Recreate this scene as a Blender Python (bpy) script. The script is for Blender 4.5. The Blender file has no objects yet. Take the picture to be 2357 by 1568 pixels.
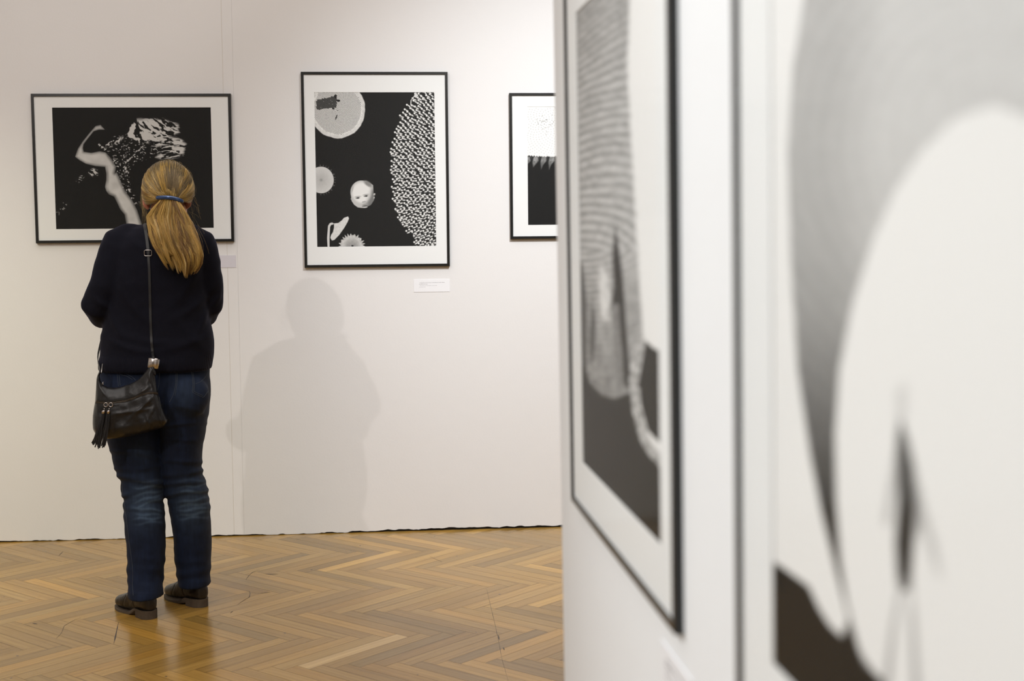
import bpy, math, random
import numpy as np
from mathutils import Vector, Matrix
from mathutils.bvhtree import BVHTree
random.seed(7); rng = np.random.RandomState(11)

# ------------------------------------------------------------------ camera, exposure, world, lights
F = 3273.0; CAMH = 1.44
th = math.atan(261/F); ro = .0088
r0 = np.array([1,0,0.]); u0 = np.array([0,math.sin(th),math.cos(th)]); fw = np.array([0,math.cos(th),-math.sin(th)])
RT = math.cos(ro)*r0 - math.sin(ro)*u0; UP = math.cos(ro)*u0 + math.sin(ro)*r0
CP = np.array([0,0,CAMH])
scene = bpy.context.scene
cam_d = bpy.data.cameras.new('camera'); cam = bpy.data.objects.new('camera', cam_d)
scene.collection.objects.link(cam); scene.camera = cam
cam_d.sensor_width = 36; cam_d.lens = F/2357*36; cam_d.clip_start = .05
m = Matrix.Identity(4)
for i in range(3):
    m[i][0] = RT[i]; m[i][1] = UP[i]; m[i][2] = -fw[i]; m[i][3] = CP[i]
cam.matrix_world = m
cam_d.dof.use_dof = True; cam_d.dof.focus_distance = 5.75; cam_d.dof.aperture_fstop = 3.4
vs = scene.view_settings
vs.view_transform = 'Standard'; vs.look = 'None'; vs.gamma = 1; vs.use_curve_mapping = False
vs.exposure = 0.0
w = bpy.data.worlds.new('world'); scene.world = w; w.use_nodes = True
w.node_tree.nodes['Background'].inputs[0].default_value = (1,.9,.8,1)
w.node_tree.nodes['Background'].inputs[1].default_value = .3

def spot(name, loc, target, power, color, size=60, blend=.6, rad=.03):
    l = bpy.data.lights.new(name, 'SPOT'); l.energy = power; l.color = color
    l.spot_size = math.radians(size); l.spot_blend = blend; l.shadow_soft_size = rad
    o = bpy.data.objects.new(name, l); scene.collection.objects.link(o); o.location = loc
    o.rotation_euler = (Vector(target)-Vector(loc)).to_track_quat('-Z','Y').to_euler(); return o
def area(name, loc, target, power, color, sx, sy):
    l = bpy.data.lights.new(name, 'AREA'); l.energy = power; l.color = color
    l.shape = 'RECTANGLE'; l.size = sx; l.size_y = sy
    o = bpy.data.objects.new(name, l); scene.collection.objects.link(o); o.location = loc
    o.rotation_euler = (Vector(target)-Vector(loc)).to_track_quat('-Z','Y').to_euler(); return o
WARM = (1,.80,.56); NEUT = (1,.93,.88); COOL = (1,.96,.95)
spot('track_spot_left', (-2.55,.9,3.45), (-1.1,6.6,.9), 160, (1,.92,.87), 62, .9, .03)
spot('track_spot_far_left', (-3.5,3.2,3.6), (-2.75,6.5,.0), 350, (.96,.97,.78), 50, 1, .08)
spot('track_spot_right', (.62,1.0,3.4), (-1.2,6.5,1.1), 48, NEUT, 60, .9, .06)
spot('track_spot_wall', (.9,3.5,3.75), (.7,6.75,1.0), 630, (.925,.965,1), 66, 1, .04)
area('overhead_fill', (-1.3,3.4,3.85), (-1.3,3.4,0), 90, (.995,.955,.93), 3.5, 4.5)  # soft fill light added overhead, not a real ceiling panel
spot('track_spot_partition', (-2.6,.9,3.6), (.27,.85,1.05), 500, (.93,.975,1), 70, .9, .08)

# ------------------------------------------------------------------ projection helpers (used to read real positions off the photo)
def ray(x, y): return fw + (x-1178.5)/F*RT - (y-784)/F*UP
def at(x, y, Y):
    d = ray(x, y); return CP + d*(Y/d[1])
def on_plane(x, y, p, n):
    d = ray(x, y); return CP + d*(np.dot(p-CP, n)/np.dot(d, n))
def proj(P):
    d = np.asarray(P, float)-CP; z = d@fw
    return 1178.5+F*(d@RT)/z, 784-F*(d@UP)/z
WA = .0866                                          # the far wall runs a little away to the right
FW0 = np.array([0,6.72,0]); FWN = np.array([WA,-1,0]); FWX = np.array([1,WA,0])/math.hypot(1,WA)
FIN = np.array([-WA,1,0])/math.hypot(1,WA)
K = .1048; LEAN = .0105                             # near partition: direction and slight lean
NN = np.array([1,K,LEAN]); NN = NN/np.linalg.norm(NN); NX = np.array([K,-1,0])/math.hypot(1,K)
NZ = np.cross(NX, NN)
CW, CPR = .362, .356                                # lateral distance to partition face / to the prints
def npt(c, s, z):                                   # a point of the partition: s metres along, height z
    p = np.array([c,0,CAMH]) + (-NX)*s
    return p + NZ*((z-p[2])/NZ[2])

# ------------------------------------------------------------------ mesh helpers
def link(o, parent=None):
    scene.collection.objects.link(o)
    if parent is not None: o.parent = parent
    return o
def mesh_np(name, V, Fc, smooth=True):
    V = np.asarray(V, np.float32); me = bpy.data.meshes.new(name)
    if isinstance(Fc, np.ndarray):
        n, k = Fc.shape; me.vertices.add(len(V)); me.vertices.foreach_set('co', V.ravel())
        me.loops.add(n*k); me.loops.foreach_set('vertex_index', Fc.astype(np.int32).ravel())
        me.polygons.add(n); me.polygons.foreach_set('loop_start', np.arange(0, n*k, k, dtype=np.int32))
        me.polygons.foreach_set('loop_total', np.full(n, k, np.int32))
        me.update(calc_edges=True); me.validate()
    else:
        me.from_pydata([tuple(map(float, v)) for v in V], [], [tuple(f) for f in Fc])
    me.polygons.foreach_set('use_smooth', np.full(len(me.polygons), smooth, bool)); me.update()
    return me
def obj(name, V, Fc, mat, parent=None, smooth=True):
    me = V if isinstance(V, bpy.types.Mesh) else mesh_np(name, V, Fc, smooth)
    me.materials.clear(); me.materials.append(mat)
    return link(bpy.data.objects.new(name, me), parent)
def empty(name, loc=(0,0,0)):
    o = bpy.data.objects.new(name, None); o.location = loc; o.empty_display_size = .1
    return link(o)
def tag(o, label=None, cat=None, group=None, kind=None):
    if label: o['label'] = label
    if cat: o['category'] = cat
    if group: o['group'] = group
    if kind: o['kind'] = kind
    return o
def colattr(me, C):
    C = np.asarray(C, np.float32)
    if C.ndim == 1: C = np.stack([C]*3, 1)
    a = me.color_attributes.new('Col', 'FLOAT_COLOR', 'POINT')
    a.data.foreach_set('color', np.concatenate([C, np.ones((len(C),1), np.float32)], 1).ravel())
class MB:
    def __init__(s): s.v = []; s.f = []
    def add(s, V, Fc):
        b = len(s.v); s.v += [tuple(p) for p in V]; s.f += [tuple(i+b for i in f) for f in Fc]; return s
    def box(s, a, b):
        x0,y0,z0 = a; x1,y1,z1 = b
        return s.add([(x0,y0,z0),(x1,y0,z0),(x1,y1,z0),(x0,y1,z0),(x0,y0,z1),(x1,y0,z1),(x1,y1,z1),(x0,y1,z1)],
            [(0,3,2,1),(4,5,6,7),(0,1,5,4),(1,2,6,5),(2,3,7,6),(3,0,4,7)])
    def obj(s, name, mat, parent=None, smooth=False): return obj(name, s.v, s.f, mat, parent, smooth)
def loft(secs, n=28, e=2.0, capr=True):
    """secs: (centre, rx, ry) with rings in planes given by optional frames -> closed tube"""
    V = []; Fc = []; t = np.arange(n)/n*2*np.pi
    cx = np.sign(np.cos(t))*np.abs(np.cos(t))**(2/e); sy = np.sign(np.sin(t))*np.abs(np.sin(t))**(2/e)
    for s in secs:
        c, rx, ry = s[:3]; ax = s[3] if len(s) > 3 else (np.array([1,0,0.]), np.array([0,1,0.]))
        c = np.asarray(c, float)
        for i in range(n): V.append(c + ax[0]*rx*cx[i] + ax[1]*ry*sy[i])
    m_ = len(secs)
    for j in range(m_-1):
        for i in range(n):
            a = j*n+i; b = j*n+(i+1)%n; Fc.append((a, b, b+n, a+n))
    V.append(np.asarray(secs[0][0], float)); V.append(np.asarray(secs[-1][0], float)); k = len(V)
    for i in range(n):
        Fc.append((k-2, (i+1)%n, i)); Fc.append((k-1, (m_-1)*n+i, (m_-1)*n+(i+1)%n))
    return V, Fc
def tube(pts, rad, n=12, closed=False, flat=1.0, up=None):
    """tube along pts with radius list; rounded ends"""
    P = [np.asarray(p, float) for p in pts]; R_ = list(rad) if hasattr(rad, '__len__') else [rad]*len(P)
    secs = []; L = len(P)
    T = [(P[min(i+1, L-1)]-P[max(i-1, 0)]) for i in range(L)]; T = [t/np.linalg.norm(t) for t in T]
    a = np.asarray(up, float) if up is not None else (np.array([0,0,1.]) if abs(T[0][2]) < .8 else np.array([1,0,0.]))
    fr = []
    for t in T:
        b = np.cross(t, a); b /= np.linalg.norm(b); a2 = np.cross(b, t); fr.append((b, a2))
        if up is None: a = a2
    secs.append((P[0]-T[0]*R_[0]*.7, R_[0]*.5, R_[0]*.5*flat, fr[0]))
    for p, r, f in zip(P, R_, fr): secs.append((p, r, r*flat, f))
    secs.append((P[-1]+T[-1]*R_[-1]*.7, R_[-1]*.5, R_[-1]*.5*flat, fr[-1]))
    return loft(secs, n)
def ellipsoid(c, r, rot=None, n=20):
    V = []; Fc = []
    for j in range(1, n):
        ph = math.pi*j/n
        for i in range(n*2):
            a = 2*math.pi*i/(n*2); V.append([math.sin(ph)*math.cos(a)*r[0], math.sin(ph)*math.sin(a)*r[1], math.cos(ph)*r[2]])
    V += [[0,0,r[2]],[0,0,-r[2]]]; w_ = n*2
    for j in range(n-2):
        for i in range(w_): Fc.append((j*w_+i, (j+1)*w_+i, (j+1)*w_+(i+1)%w_, j*w_+(i+1)%w_))
    k = len(V)
    for i in range(w_):
        Fc.append((k-2, i, (i+1)%w_)); Fc.append((k-1, (n-2)*w_+(i+1)%w_, (n-2)*w_+i))
    V = np.array(V)
    if rot is not None: V = V@np.asarray(rot).T
    return V+np.asarray(c), Fc
def torus(c, R_, r, ax1, ax2, n=24, k=8):
    ax1 = np.asarray(ax1, float); ax2 = np.asarray(ax2, float); nr = np.cross(ax1, ax2); V = []; Fc = []
    for i in range(n):
        a = 2*math.pi*i/n; d = ax1*math.cos(a)+ax2*math.sin(a)
        for j in range(k):
            b = 2*math.pi*j/k; V.append(np.asarray(c)+d*(R_+r*math.cos(b))+nr*r*math.sin(b))
            Fc.append((i*k+j, ((i+1)%n)*k+j, ((i+1)%n)*k+(j+1)%k, i*k+(j+1)%k))
    return V, Fc
def remesh(mb, vox, smooth_it=3):
    """fuse overlapping closed shapes into one continuous surface"""
    me = mesh_np('tmp', np.array(mb.v), mb.f); o = link(bpy.data.objects.new('tmp', me))
    md = o.modifiers.new('r', 'REMESH'); md.mode = 'VOXEL'; md.voxel_size = vox
    dg = bpy.context.evaluated_depsgraph_get(); ev = o.evaluated_get(dg)
    out = bpy.data.meshes.new_from_object(ev); bpy.data.objects.remove(o)
    V = np.empty(len(out.vertices)*3, np.float32); out.vertices.foreach_get('co', V); V = V.reshape(-1,3).astype(float)
    E = np.empty(len(out.edges)*2, np.int32); out.edges.foreach_get('vertices', E); E = E.reshape(-1,2)
    V = relax(V, E, smooth_it)
    out.vertices.foreach_set('co', V.astype(np.float32).ravel())
    out.polygons.foreach_set('use_smooth', np.ones(len(out.polygons), bool)); out.update()
    return out, V, E
def relax(V, E, it, lam=.6):
    cnt = np.bincount(E.ravel(), minlength=len(V))[:,None].astype(float)
    for _ in range(it):
        S = np.zeros_like(V)
        for k in range(3):
            S[:,k] = np.bincount(E[:,0], V[E[:,1],k], len(V)) + np.bincount(E[:,1], V[E[:,0],k], len(V))
        V = V + lam*(S/np.maximum(cnt,1)-V)
    return V
def normals(me):
    N = np.empty(len(me.vertices)*3, np.float32); me.vertices.foreach_get('normal', N); return N.reshape(-1,3).astype(float)
def setco(me, V): me.vertices.foreach_set('co', np.asarray(V, np.float32).ravel()); me.update()
def hsh(i, j, k, s=0):
    n = (i*374761393 + j*668265263 + k*2147483647 + s*974711) & 0x7fffffff
    n = ((n ^ (n >> 13))*1274126177) & 0x7fffffff
    return ((n ^ (n >> 16)) & 0xffff)/65535.
def vnoise(P, s=0):
    P = np.asarray(P, float)
    if P.shape[1] == 2: P = np.concatenate([P, np.zeros((len(P),1))], 1)
    I = np.floor(P).astype(np.int64); f = P-I; f = f*f*(3-2*f); r = 0
    for a in (0,1):
        for b in (0,1):
            for c in (0,1):
                w_ = (f[:,0] if a else 1-f[:,0])*(f[:,1] if b else 1-f[:,1])*(f[:,2] if c else 1-f[:,2])
                r = r + w_*hsh(I[:,0]+a, I[:,1]+b, I[:,2]+c, s)
    return r
def fbm(P, o=3, s=0): return sum(vnoise(np.asarray(P)*2**i, s+i)*.5**i for i in range(o))/sum(.5**i for i in range(o))
def bvh(me): return BVHTree.FromPolygons([v.co.copy() for v in me.vertices], [tuple(p.vertices) for p in me.polygons])
def cast_px(tree, x, y):
    d = Vector(ray(x, y)).normalized(); h = tree.ray_cast(Vector(CP), d)
    return (None, None) if h[0] is None else (np.array(h[0]), np.array(h[1]))
def resample(P, step):
    P = np.asarray(P, float); d = np.r_[0, np.cumsum(np.linalg.norm(np.diff(P, axis=0), axis=1))]
    t = np.linspace(0, d[-1], max(2, int(d[-1]/step)+1)); return np.stack([np.interp(t, d, P[:,k]) for k in range(P.shape[1])], 1)
def ribbon(P, N, width, thick):
    """flat band following points P with outward normals N"""
    P = np.array(P); N = np.array(N); L = len(P); V = []; Fc = []
    for i in range(L):
        t = P[min(i+1, L-1)]-P[max(i-1, 0)]; t /= np.linalg.norm(t); n = N[i]-t*np.dot(N[i], t); n /= np.linalg.norm(n)
        b = np.cross(t, n); w_ = width[i] if hasattr(width, '__len__') else width
        V += [P[i]-b*w_/2, P[i]-b*w_*.42+n*thick, P[i]+b*w_*.42+n*thick, P[i]+b*w_/2]
        if i:
            a = 4*(i-1); Fc += [(a, a+1, a+5, a+4), (a+1, a+2, a+6, a+5), (a+2, a+3, a+7, a+6), (a+3, a, a+4, a+7)]
    Fc += [(0,3,2,1), (4*L-4, 4*L-3, 4*L-2, 4*L-1)]
    return V, Fc

# ------------------------------------------------------------------ materials
def mat(name):
    m_ = bpy.data.materials.new(name); m_.use_nodes = True; nt = m_.node_tree
    return m_, nt, nt.nodes['Principled BSDF']
def node(nt, t, **kw):
    n = nt.nodes.new(t)
    for k, v in kw.items():
        if k in n.inputs: n.inputs[k].default_value = v
        else: setattr(n, k, v)
    return n
def simple(name, col, rough=.5, metal=0, coat=0, bump=None, var=0, spec=.5, sheen=0):
    m_, nt, b = mat(name)
    b.inputs['Base Color'].default_value = (*col, 1); b.inputs['Roughness'].default_value = rough
    b.inputs['Metallic'].default_value = metal; b.inputs['Coat Weight'].default_value = coat
    b.inputs['Specular IOR Level'].default_value = spec; b.inputs['Sheen Weight'].default_value = sheen
    tc = node(nt, 'ShaderNodeTexCoord')
    if bump:
        nz = node(nt, 'ShaderNodeTexNoise', Scale=bump[0], Detail=4.0); nt.links.new(tc.outputs['Object'], nz.inputs['Vector'])
        bp = node(nt, 'ShaderNodeBump', Strength=bump[1], Distance=bump[2]); nt.links.new(nz.outputs[0], bp.inputs['Height'])
        nt.links.new(bp.outputs[0], b.inputs['Normal'])
    if var:
        nz = node(nt, 'ShaderNodeTexNoise', Scale=var[0], Detail=5.0); nt.links.new(tc.outputs['Object'], nz.inputs['Vector'])
        mx = node(nt, 'ShaderNodeMix', data_type='RGBA'); mx.inputs[6].default_value = (*[c*(1-var[1]) for c in col], 1)
        mx.inputs[7].default_value = (*[min(1, c*(1+var[1])) for c in col], 1)
        nt.links.new(nz.outputs[0], mx.inputs[0]); nt.links.new(mx.outputs[2], b.inputs['Base Color'])
    return m_
def attr_mat(name, rough=.5, spec=.5, bump=None, coat=0, sheen=0):
    m_, nt, b = mat(name); a = node(nt, 'ShaderNodeAttribute', attribute_name='Col')
    nt.links.new(a.outputs['Color'], b.inputs['Base Color']); b.inputs['Roughness'].default_value = rough
    b.inputs['Specular IOR Level'].default_value = spec; b.inputs['Coat Weight'].default_value = coat; b.inputs['Sheen Weight'].default_value = sheen
    if bump:
        tc = node(nt, 'ShaderNodeTexCoord'); mp = node(nt, 'ShaderNodeMapping'); mp.inputs['Scale'].default_value = bump[3] if len(bump) > 3 else (1,1,1)
        nz = node(nt, 'ShaderNodeTexNoise', Scale=bump[0], Detail=4.0); nt.links.new(tc.outputs['Object'], mp.inputs[0]); nt.links.new(mp.outputs[0], nz.inputs['Vector'])
        bp = node(nt, 'ShaderNodeBump', Strength=bump[1], Distance=bump[2]); nt.links.new(nz.outputs[0], bp.inputs['Height'])
        nt.links.new(bp.outputs[0], b.inputs['Normal'])
    return m_
def wall_mat(name, col):
    m_, nt, b = mat(name); tc = node(nt, 'ShaderNodeTexCoord')
    b.inputs['Roughness'].default_value = .75; b.inputs['Specular IOR Level'].default_value = .25
    n1 = node(nt, 'ShaderNodeTexNoise', Scale=1.3, Detail=3.0); n2 = node(nt, 'ShaderNodeTexNoise', Scale=9.0, Detail=6.0)
    n3 = node(nt, 'ShaderNodeTexNoise', Scale=120.0, Detail=2.0)
    for n in (n1, n2, n3): nt.links.new(tc.outputs['Object'], n.inputs['Vector'])
    mx = node(nt, 'ShaderNodeMix', data_type='RGBA'); mx.inputs[6].default_value = (*[c*.965 for c in col], 1); mx.inputs[7].default_value = (*col, 1)
    nt.links.new(n1.outputs[0], mx.inputs[0]); nt.links.new(mx.outputs[2], b.inputs['Base Color'])
    ad = node(nt, 'ShaderNodeMath', operation='MULTIPLY_ADD'); ad.inputs[1].default_value = .25
    nt.links.new(n3.outputs[0], ad.inputs[0]); nt.links.new(n2.outputs[0], ad.inputs[2])
    bp = node(nt, 'ShaderNodeBump', Strength=.25, Distance=.004); nt.links.new(ad.outputs[0], bp.inputs['Height']); nt.links.new(bp.outputs[0], b.inputs['Normal'])
    return m_
M_WALL = wall_mat('painted_wall', (.79,.778,.772))
M_PART = wall_mat('painted_partition', (.83,.84,.85))
M_CEIL = simple('ceiling_paint', (.78,.76,.73), .9)
M_DARK = simple('dark_gap', (.012,.012,.013), .9)
M_SEAM = simple('seam_filler', (.62,.58,.52), .8)
M_FRAME = simple('black_frame', (.010,.010,.009), .26, bump=(300,.05,.0003), spec=.5)
M_MAT = simple('mat_board', (.86,.87,.88), .85, spec=.1)
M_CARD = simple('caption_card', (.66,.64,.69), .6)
M_CARDN = simple('caption_card_clean', (.84,.84,.86), .6)
M_INK = simple('caption_ink', (.30,.28,.29), .7)
M_PRINT = attr_mat('photo_print', .6, .12)
def glass_mat():
    m_, nt, b = mat('picture_glass'); nt.nodes.remove(b); out = nt.nodes['Material Output']
    tr = node(nt, 'ShaderNodeBsdfTransparent'); gl = node(nt, 'ShaderNodeBsdfGlossy', Roughness=.12)
    fr = node(nt, 'ShaderNodeFresnel', IOR=1.45); mu = node(nt, 'ShaderNodeMath', operation='MULTIPLY'); mu.inputs[1].default_value = .34
    tr.inputs[0].default_value = (.985,.985,.98,1)
    ge = node(nt, 'ShaderNodeNewGeometry'); bf = node(nt, 'ShaderNodeMath', operation='SUBTRACT'); bf.inputs[0].default_value = 1; nt.links.new(ge.outputs['Backfacing'], bf.inputs[1])
    m0 = node(nt, 'ShaderNodeMath', operation='MULTIPLY'); nt.links.new(fr.outputs[0], m0.inputs[0]); nt.links.new(bf.outputs[0], m0.inputs[1])
    mx = node(nt, 'ShaderNodeMixShader'); nt.links.new(m0.outputs[0], mu.inputs[0]); nt.links.new(mu.outputs[0], mx.inputs[0])
    nt.links.new(tr.outputs[0], mx.inputs[1]); nt.links.new(gl.outputs[0], mx.inputs[2]); nt.links.new(mx.outputs[0], out.inputs[0]); return m_
M_GLASS = glass_mat()
M_HAIR = attr_mat('blond_hair', .34, .55)
M_SKIN = simple('skin', (.62,.33,.22), .5, var=(30,.12))
M_SKIN.node_tree.nodes['Principled BSDF'].inputs['Subsurface Weight'].default_value = .15
M_SKIN.node_tree.nodes['Principled BSDF'].inputs['Subsurface Radius'].default_value = (.01,.004,.002)
M_EAR = simple('ear_skin', (.62,.24,.15), .5)
M_LEATHER = simple('black_leather', (.010,.0098,.0108), .37, bump=(420,.4,.0012), var=(14,.4), spec=.48)
M_STRAP = simple('strap_leather', (.012,.012,.013), .5, bump=(400,.2,.0006))
M_ZIP = simple('brown_zip_tape', (.035,.022,.010), .6, bump=(900,.5,.001))
M_STEEL = simple('brushed_steel', (.62,.58,.56), .28, 1, bump=(40,.15,.0008))
M_BLUE = simple('blue_enamel', (.030,.068,.18), .18, .35, .6)
M_SHOE = simple('shoe_leather', (.014,.011,.010), .34, bump=(90,.25,.0015), var=(25,.5))
M_SOLE = simple('shoe_sole', (.085,.062,.042), .75, bump=(200,.4,.001), var=(60,.3))
M_STITCH = simple('denim_thread', (.062,.074,.09), .8)
M_LACE = simple('shoe_lace', (.012,.011,.010), .8)

# ------------------------------------------------------------------ floor: herringbone oak
def floor_mat():
    m_, nt, b = mat('oak_parquet'); uv = node(nt, 'ShaderNodeUVMap', uv_map='grain'); at_ = node(nt, 'ShaderNodeAttribute', attribute_name='plank')
    mp = node(nt, 'ShaderNodeMapping'); mp.inputs['Scale'].default_value = (2.2,42,1); nt.links.new(uv.outputs[0], mp.inputs[0])
    g1 = node(nt, 'ShaderNodeTexNoise', Scale=1.0, Detail=6.0, Roughness=.6, Distortion=.4); nt.links.new(mp.outputs[0], g1.inputs['Vector'])
    mp2 = node(nt, 'ShaderNodeMapping'); mp2.inputs['Scale'].default_value = (1.6,11,1); nt.links.new(uv.outputs[0], mp2.inputs[0])
    wv = node(nt, 'ShaderNodeTexWave', Scale=1.2, Distortion=7.0, Detail=2.0); wv.bands_direction = 'Y'; wv.inputs['Detail Scale'].default_value = 1.2; nt.links.new(mp2.outputs[0], wv.inputs['Vector'])
    cr = node(nt, 'ShaderNodeValToRGB'); e = cr.color_ramp.elements
    e[0].position = .30; e[0].color = (.87,.85,.82,1); e[1].position = .68; e[1].color = (1.08,1.08,1.08,1); nt.links.new(g1.outputs[0], cr.inputs[0])
    cr2 = node(nt, 'ShaderNodeValToRGB'); e = cr2.color_ramp.elements
    e[0].position = 0; e[0].color = (.80,.76,.70,1); e[1].position = .45; e[1].color = (1.03,1.03,1.03,1); nt.links.new(wv.outputs[0], cr2.inputs[0])
    m1 = node(nt, 'ShaderNodeMix', data_type='RGBA', blend_type='MULTIPLY'); m1.inputs[0].default_value = 1
    nt.links.new(at_.outputs['Color'], m1.inputs[6]); nt.links.new(cr.outputs[0], m1.inputs[7])
    m2 = node(nt, 'ShaderNodeMix', data_type='RGBA', blend_type='MULTIPLY'); m2.inputs[0].default_value = .42
    nt.links.new(m1.outputs[2], m2.inputs[6]); nt.links.new(cr2.outputs[0], m2.inputs[7])
    # small dark scuffs and flecks
    tc = node(nt, 'ShaderNodeTexCoord'); v = node(nt, 'ShaderNodeTexVoronoi', Scale=7.0); nt.links.new(tc.outputs['Object'], v.inputs['Vector'])
    v.inputs['Randomness'].default_value = 1.0
    c3 = node(nt, 'ShaderNodeValToRGB'); e = c3.color_ramp.elements; e[0].position = .022; e[0].color = (1,1,1,1); e[1].position = .04; e[1].color = (0,0,0,1)
    nt.links.new(v.outputs['Distance'], c3.inputs[0])
    m3 = node(nt, 'ShaderNodeMix', data_type='RGBA'); m3.inputs[7].default_value = (.07,.045,.03,1)
    nt.links.new(c3.outputs[0], m3.inputs[0]); nt.links.new(m2.outputs[2], m3.inputs[6]); nt.links.new(m3.outputs[2], b.inputs['Base Color'])
    n4 = node(nt, 'ShaderNodeTexNoise', Scale=3.0, Detail=4.0); nt.links.new(tc.outputs['Object'], n4.inputs['Vector'])
    mr = node(nt, 'ShaderNodeMapRange'); mr.inputs[1].default_value = .3; mr.inputs[2].default_value = .7; mr.inputs[3].default_value = .17; mr.inputs[4].default_value = .27
    nt.links.new(n4.outputs[0], mr.inputs[0]); nt.links.new(mr.outputs[0], b.inputs['Roughness'])
    b.inputs['Specular IOR Level'].default_value = .5
    bp = node(nt, 'ShaderNodeBump', Strength=.12, Distance=.001); nt.links.new(g1.outputs[0], bp.inputs['Height']); nt.links.new(bp.outputs[0], b.inputs['Normal'])
    return m_
def build_floor():
    W_ = .0586; n = 8; a = math.radians(50); p = np.array([math.cos(a), math.sin(a)]); b_ = math.radians(-40); q = np.array([math.cos(b_), math.sin(b_)])
    O = np.array([-.721,4.602]); V = []; Fc = []; UVs = []; cols = []; g = .0006
    X0, X1, Y0, Y1 = -5, 4, -3, 7.6; rr = random.Random(5)
    def plank(x0, y0, x1, y1, horiz):
        c = O+p*W_*(x0+x1)/2+q*W_*(y0+y1)/2
        if not (X0 < c[0] < X1 and Y0 < c[1] < Y1): return
        e = g/W_; k = len(V)
        for (x, y) in ((x0+e,y0+e),(x0+e,y1-e),(x1-e,y1-e),(x1-e,y0+e)):
            P = O+p*W_*x+q*W_*y; V.append((P[0],P[1],0))
        Fc.append((k,k+1,k+2,k+3)); ou, ov = rr.random()*40, rr.random()*40
        L_, S_ = n*W_, W_
        UVs.extend([(ou,ov),(ou,ov+S_),(ou+L_,ov+S_),(ou+L_,ov)] if horiz else [(ou,ov),(ou+L_,ov),(ou+L_,ov+S_),(ou,ov+S_)])
        t = rr.gauss(0,1); l_ = math.exp(max(-.34, min(.36, t*.15)))
        if rr.random() < .06: l_ *= 1.22
        hue = rr.gauss(0,.05); base = (.375*l_*(1+hue*.5), .218*l_, .050*l_*(1-hue*1.4))
        if abs(x0) < .1 and abs(y0) < .1 and horiz: base = (.60,.40,.160)
        cols.append(base)
    R_ = 150
    for y in range(-R_, R_):
        for m_ in range(-12, 13):
            x = y+2*n*m_; plank(x, y, x+n, y+1, True)
            plank(y, y+1+2*n*m_, y+1, y+1+n+2*n*m_, False)
    me = mesh_np('floor', np.array(V), np.array(Fc), False)
    uvl = me.uv_layers.new(name='grain'); uvl.data.foreach_set('uv', np.array(UVs, np.float32).ravel())
    at_ = me.attributes.new('plank', 'FLOAT_COLOR', 'FACE'); at_.data.foreach_set('color', np.concatenate([np.array(cols), np.ones((len(cols),1))], 1).astype(np.float32).ravel())
    fl = obj('floor', me, None, floor_mat()); tag(fl, kind='structure')
    MB().box((X0-.3,Y0-.3,-.06), (X1+.3,Y1+.3,-.0012)).obj('joint_bed', M_DARK2, fl)
    return fl
M_DARK2 = simple('joint_filler', (.05,.028,.012), .8)
floor = build_floor()
M_SCUFF = simple('scuff', (.065,.05,.045), .6)
def scuff(pts, wd):
    P = resample([on_plane(x, y, np.zeros(3), np.array([0,0,1.]))[:2] for x, y in pts], .01)
    P = np.c_[P, np.full(len(P), .0003)]; L = len(P)
    j = vnoise(np.c_[np.arange(L)*.35, np.zeros(L)], int(pts[0][0]))
    V, Fc = ribbon(P, np.tile([0,0,1.], (L,1)), wd*(.4+.9*j)*np.sin(np.linspace(.15,3.0,L)), .0003)
    return V, Fc
sm = MB()
for pts, wd in (([(566,1335),(573,1325),(582,1317),(598,1312)], .0022), ([(600,1366),(622,1364)], .003), ([(547,1392),(560,1383),(574,1375),(576,1366),(573,1360)], .0026),
                ([(130,1470),(142,1457),(148,1441),(170,1428),(186,1423)], .0016), ([(262,1482),(268,1455),(273,1432)], .005), ([(1120,1355),(1128,1390),(1140,1440),(1148,1478),(1156,1520),(1170,1568)], .0012),
                ([(1147,1462),(1149,1473)], .005), ([(610,1322),(640,1322)], .006), ([(75,1435),(86,1437)], .007), ([(530,1412),(536,1407)], .003), ([(500,1437),(512,1436)], .004), ([(1158,1490),(1161,1497)], .004),
                ([(990,1282),(1018,1294)], .0015), ([(135,1280),(145,1270)], .003)):
    sm.add(*scuff(pts, wd))
sm.obj('scuff_mark', M_SCUFF, floor)
# ------------------------------------------------------------------ room shell
def wallpt(s, d, z): p = FW0+FWX*s+FIN*d; return (p[0], p[1], z)
def s_of(x, y): return (on_plane(x, y, FW0, FWN)-FW0)@FWX
seamA = [(s_of(511,0),3.95),(s_of(524,620),None),(s_of(544,1240),0)]
sA = s_of(524,620); sB = s_of(547,600)
wb = MB(); zb = .005
def wall_panel(s0, s1):
    n = max(2, int((s1-s0)/.012)) if s0 > -3.5 and s1 < 3 else 8
    S = np.linspace(s0, s1, n); rag = (fbm(np.c_[S*30, S*0], 3, 4)-.5)*.012 + (fbm(np.c_[S*4, S*0+9], 2, 8)-.5)*.012
    V = []; Fc = []
    for i, s in enumerate(S):
        z = max(.002, zb+rag[i]+.004*(s>-.9))
        V += [wallpt(s,0,z), wallpt(s,0,4.0), wallpt(s,.012,z)]
        if i: a = 3*(i-1); Fc += [(a,a+3,a+4,a+1), (a,a+2,a+5,a+3)]
    k = len(V); V += [wallpt(s0,.0,4.0), wallpt(s0,.012,zb), wallpt(s0,.012,4.0), wallpt(s1,.012,4.0)]
    Fc += [(0,1,k+2,2), (3*(n-1), 3*(n-1)+2, k+3, 3*(n-1)+1)]
    wb.add(V, Fc)
wall_panel(-3.4, sA-.0003); wall_panel(sA+.0003, sB-.0002); wall_panel(sB+.0002, 2.6)
wb.add([wallpt(-5.5,0,0),wallpt(-3.4,0,0),wallpt(-3.4,0,4),wallpt(-5.5,0,4)], [(0,1,2,3)])
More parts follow.
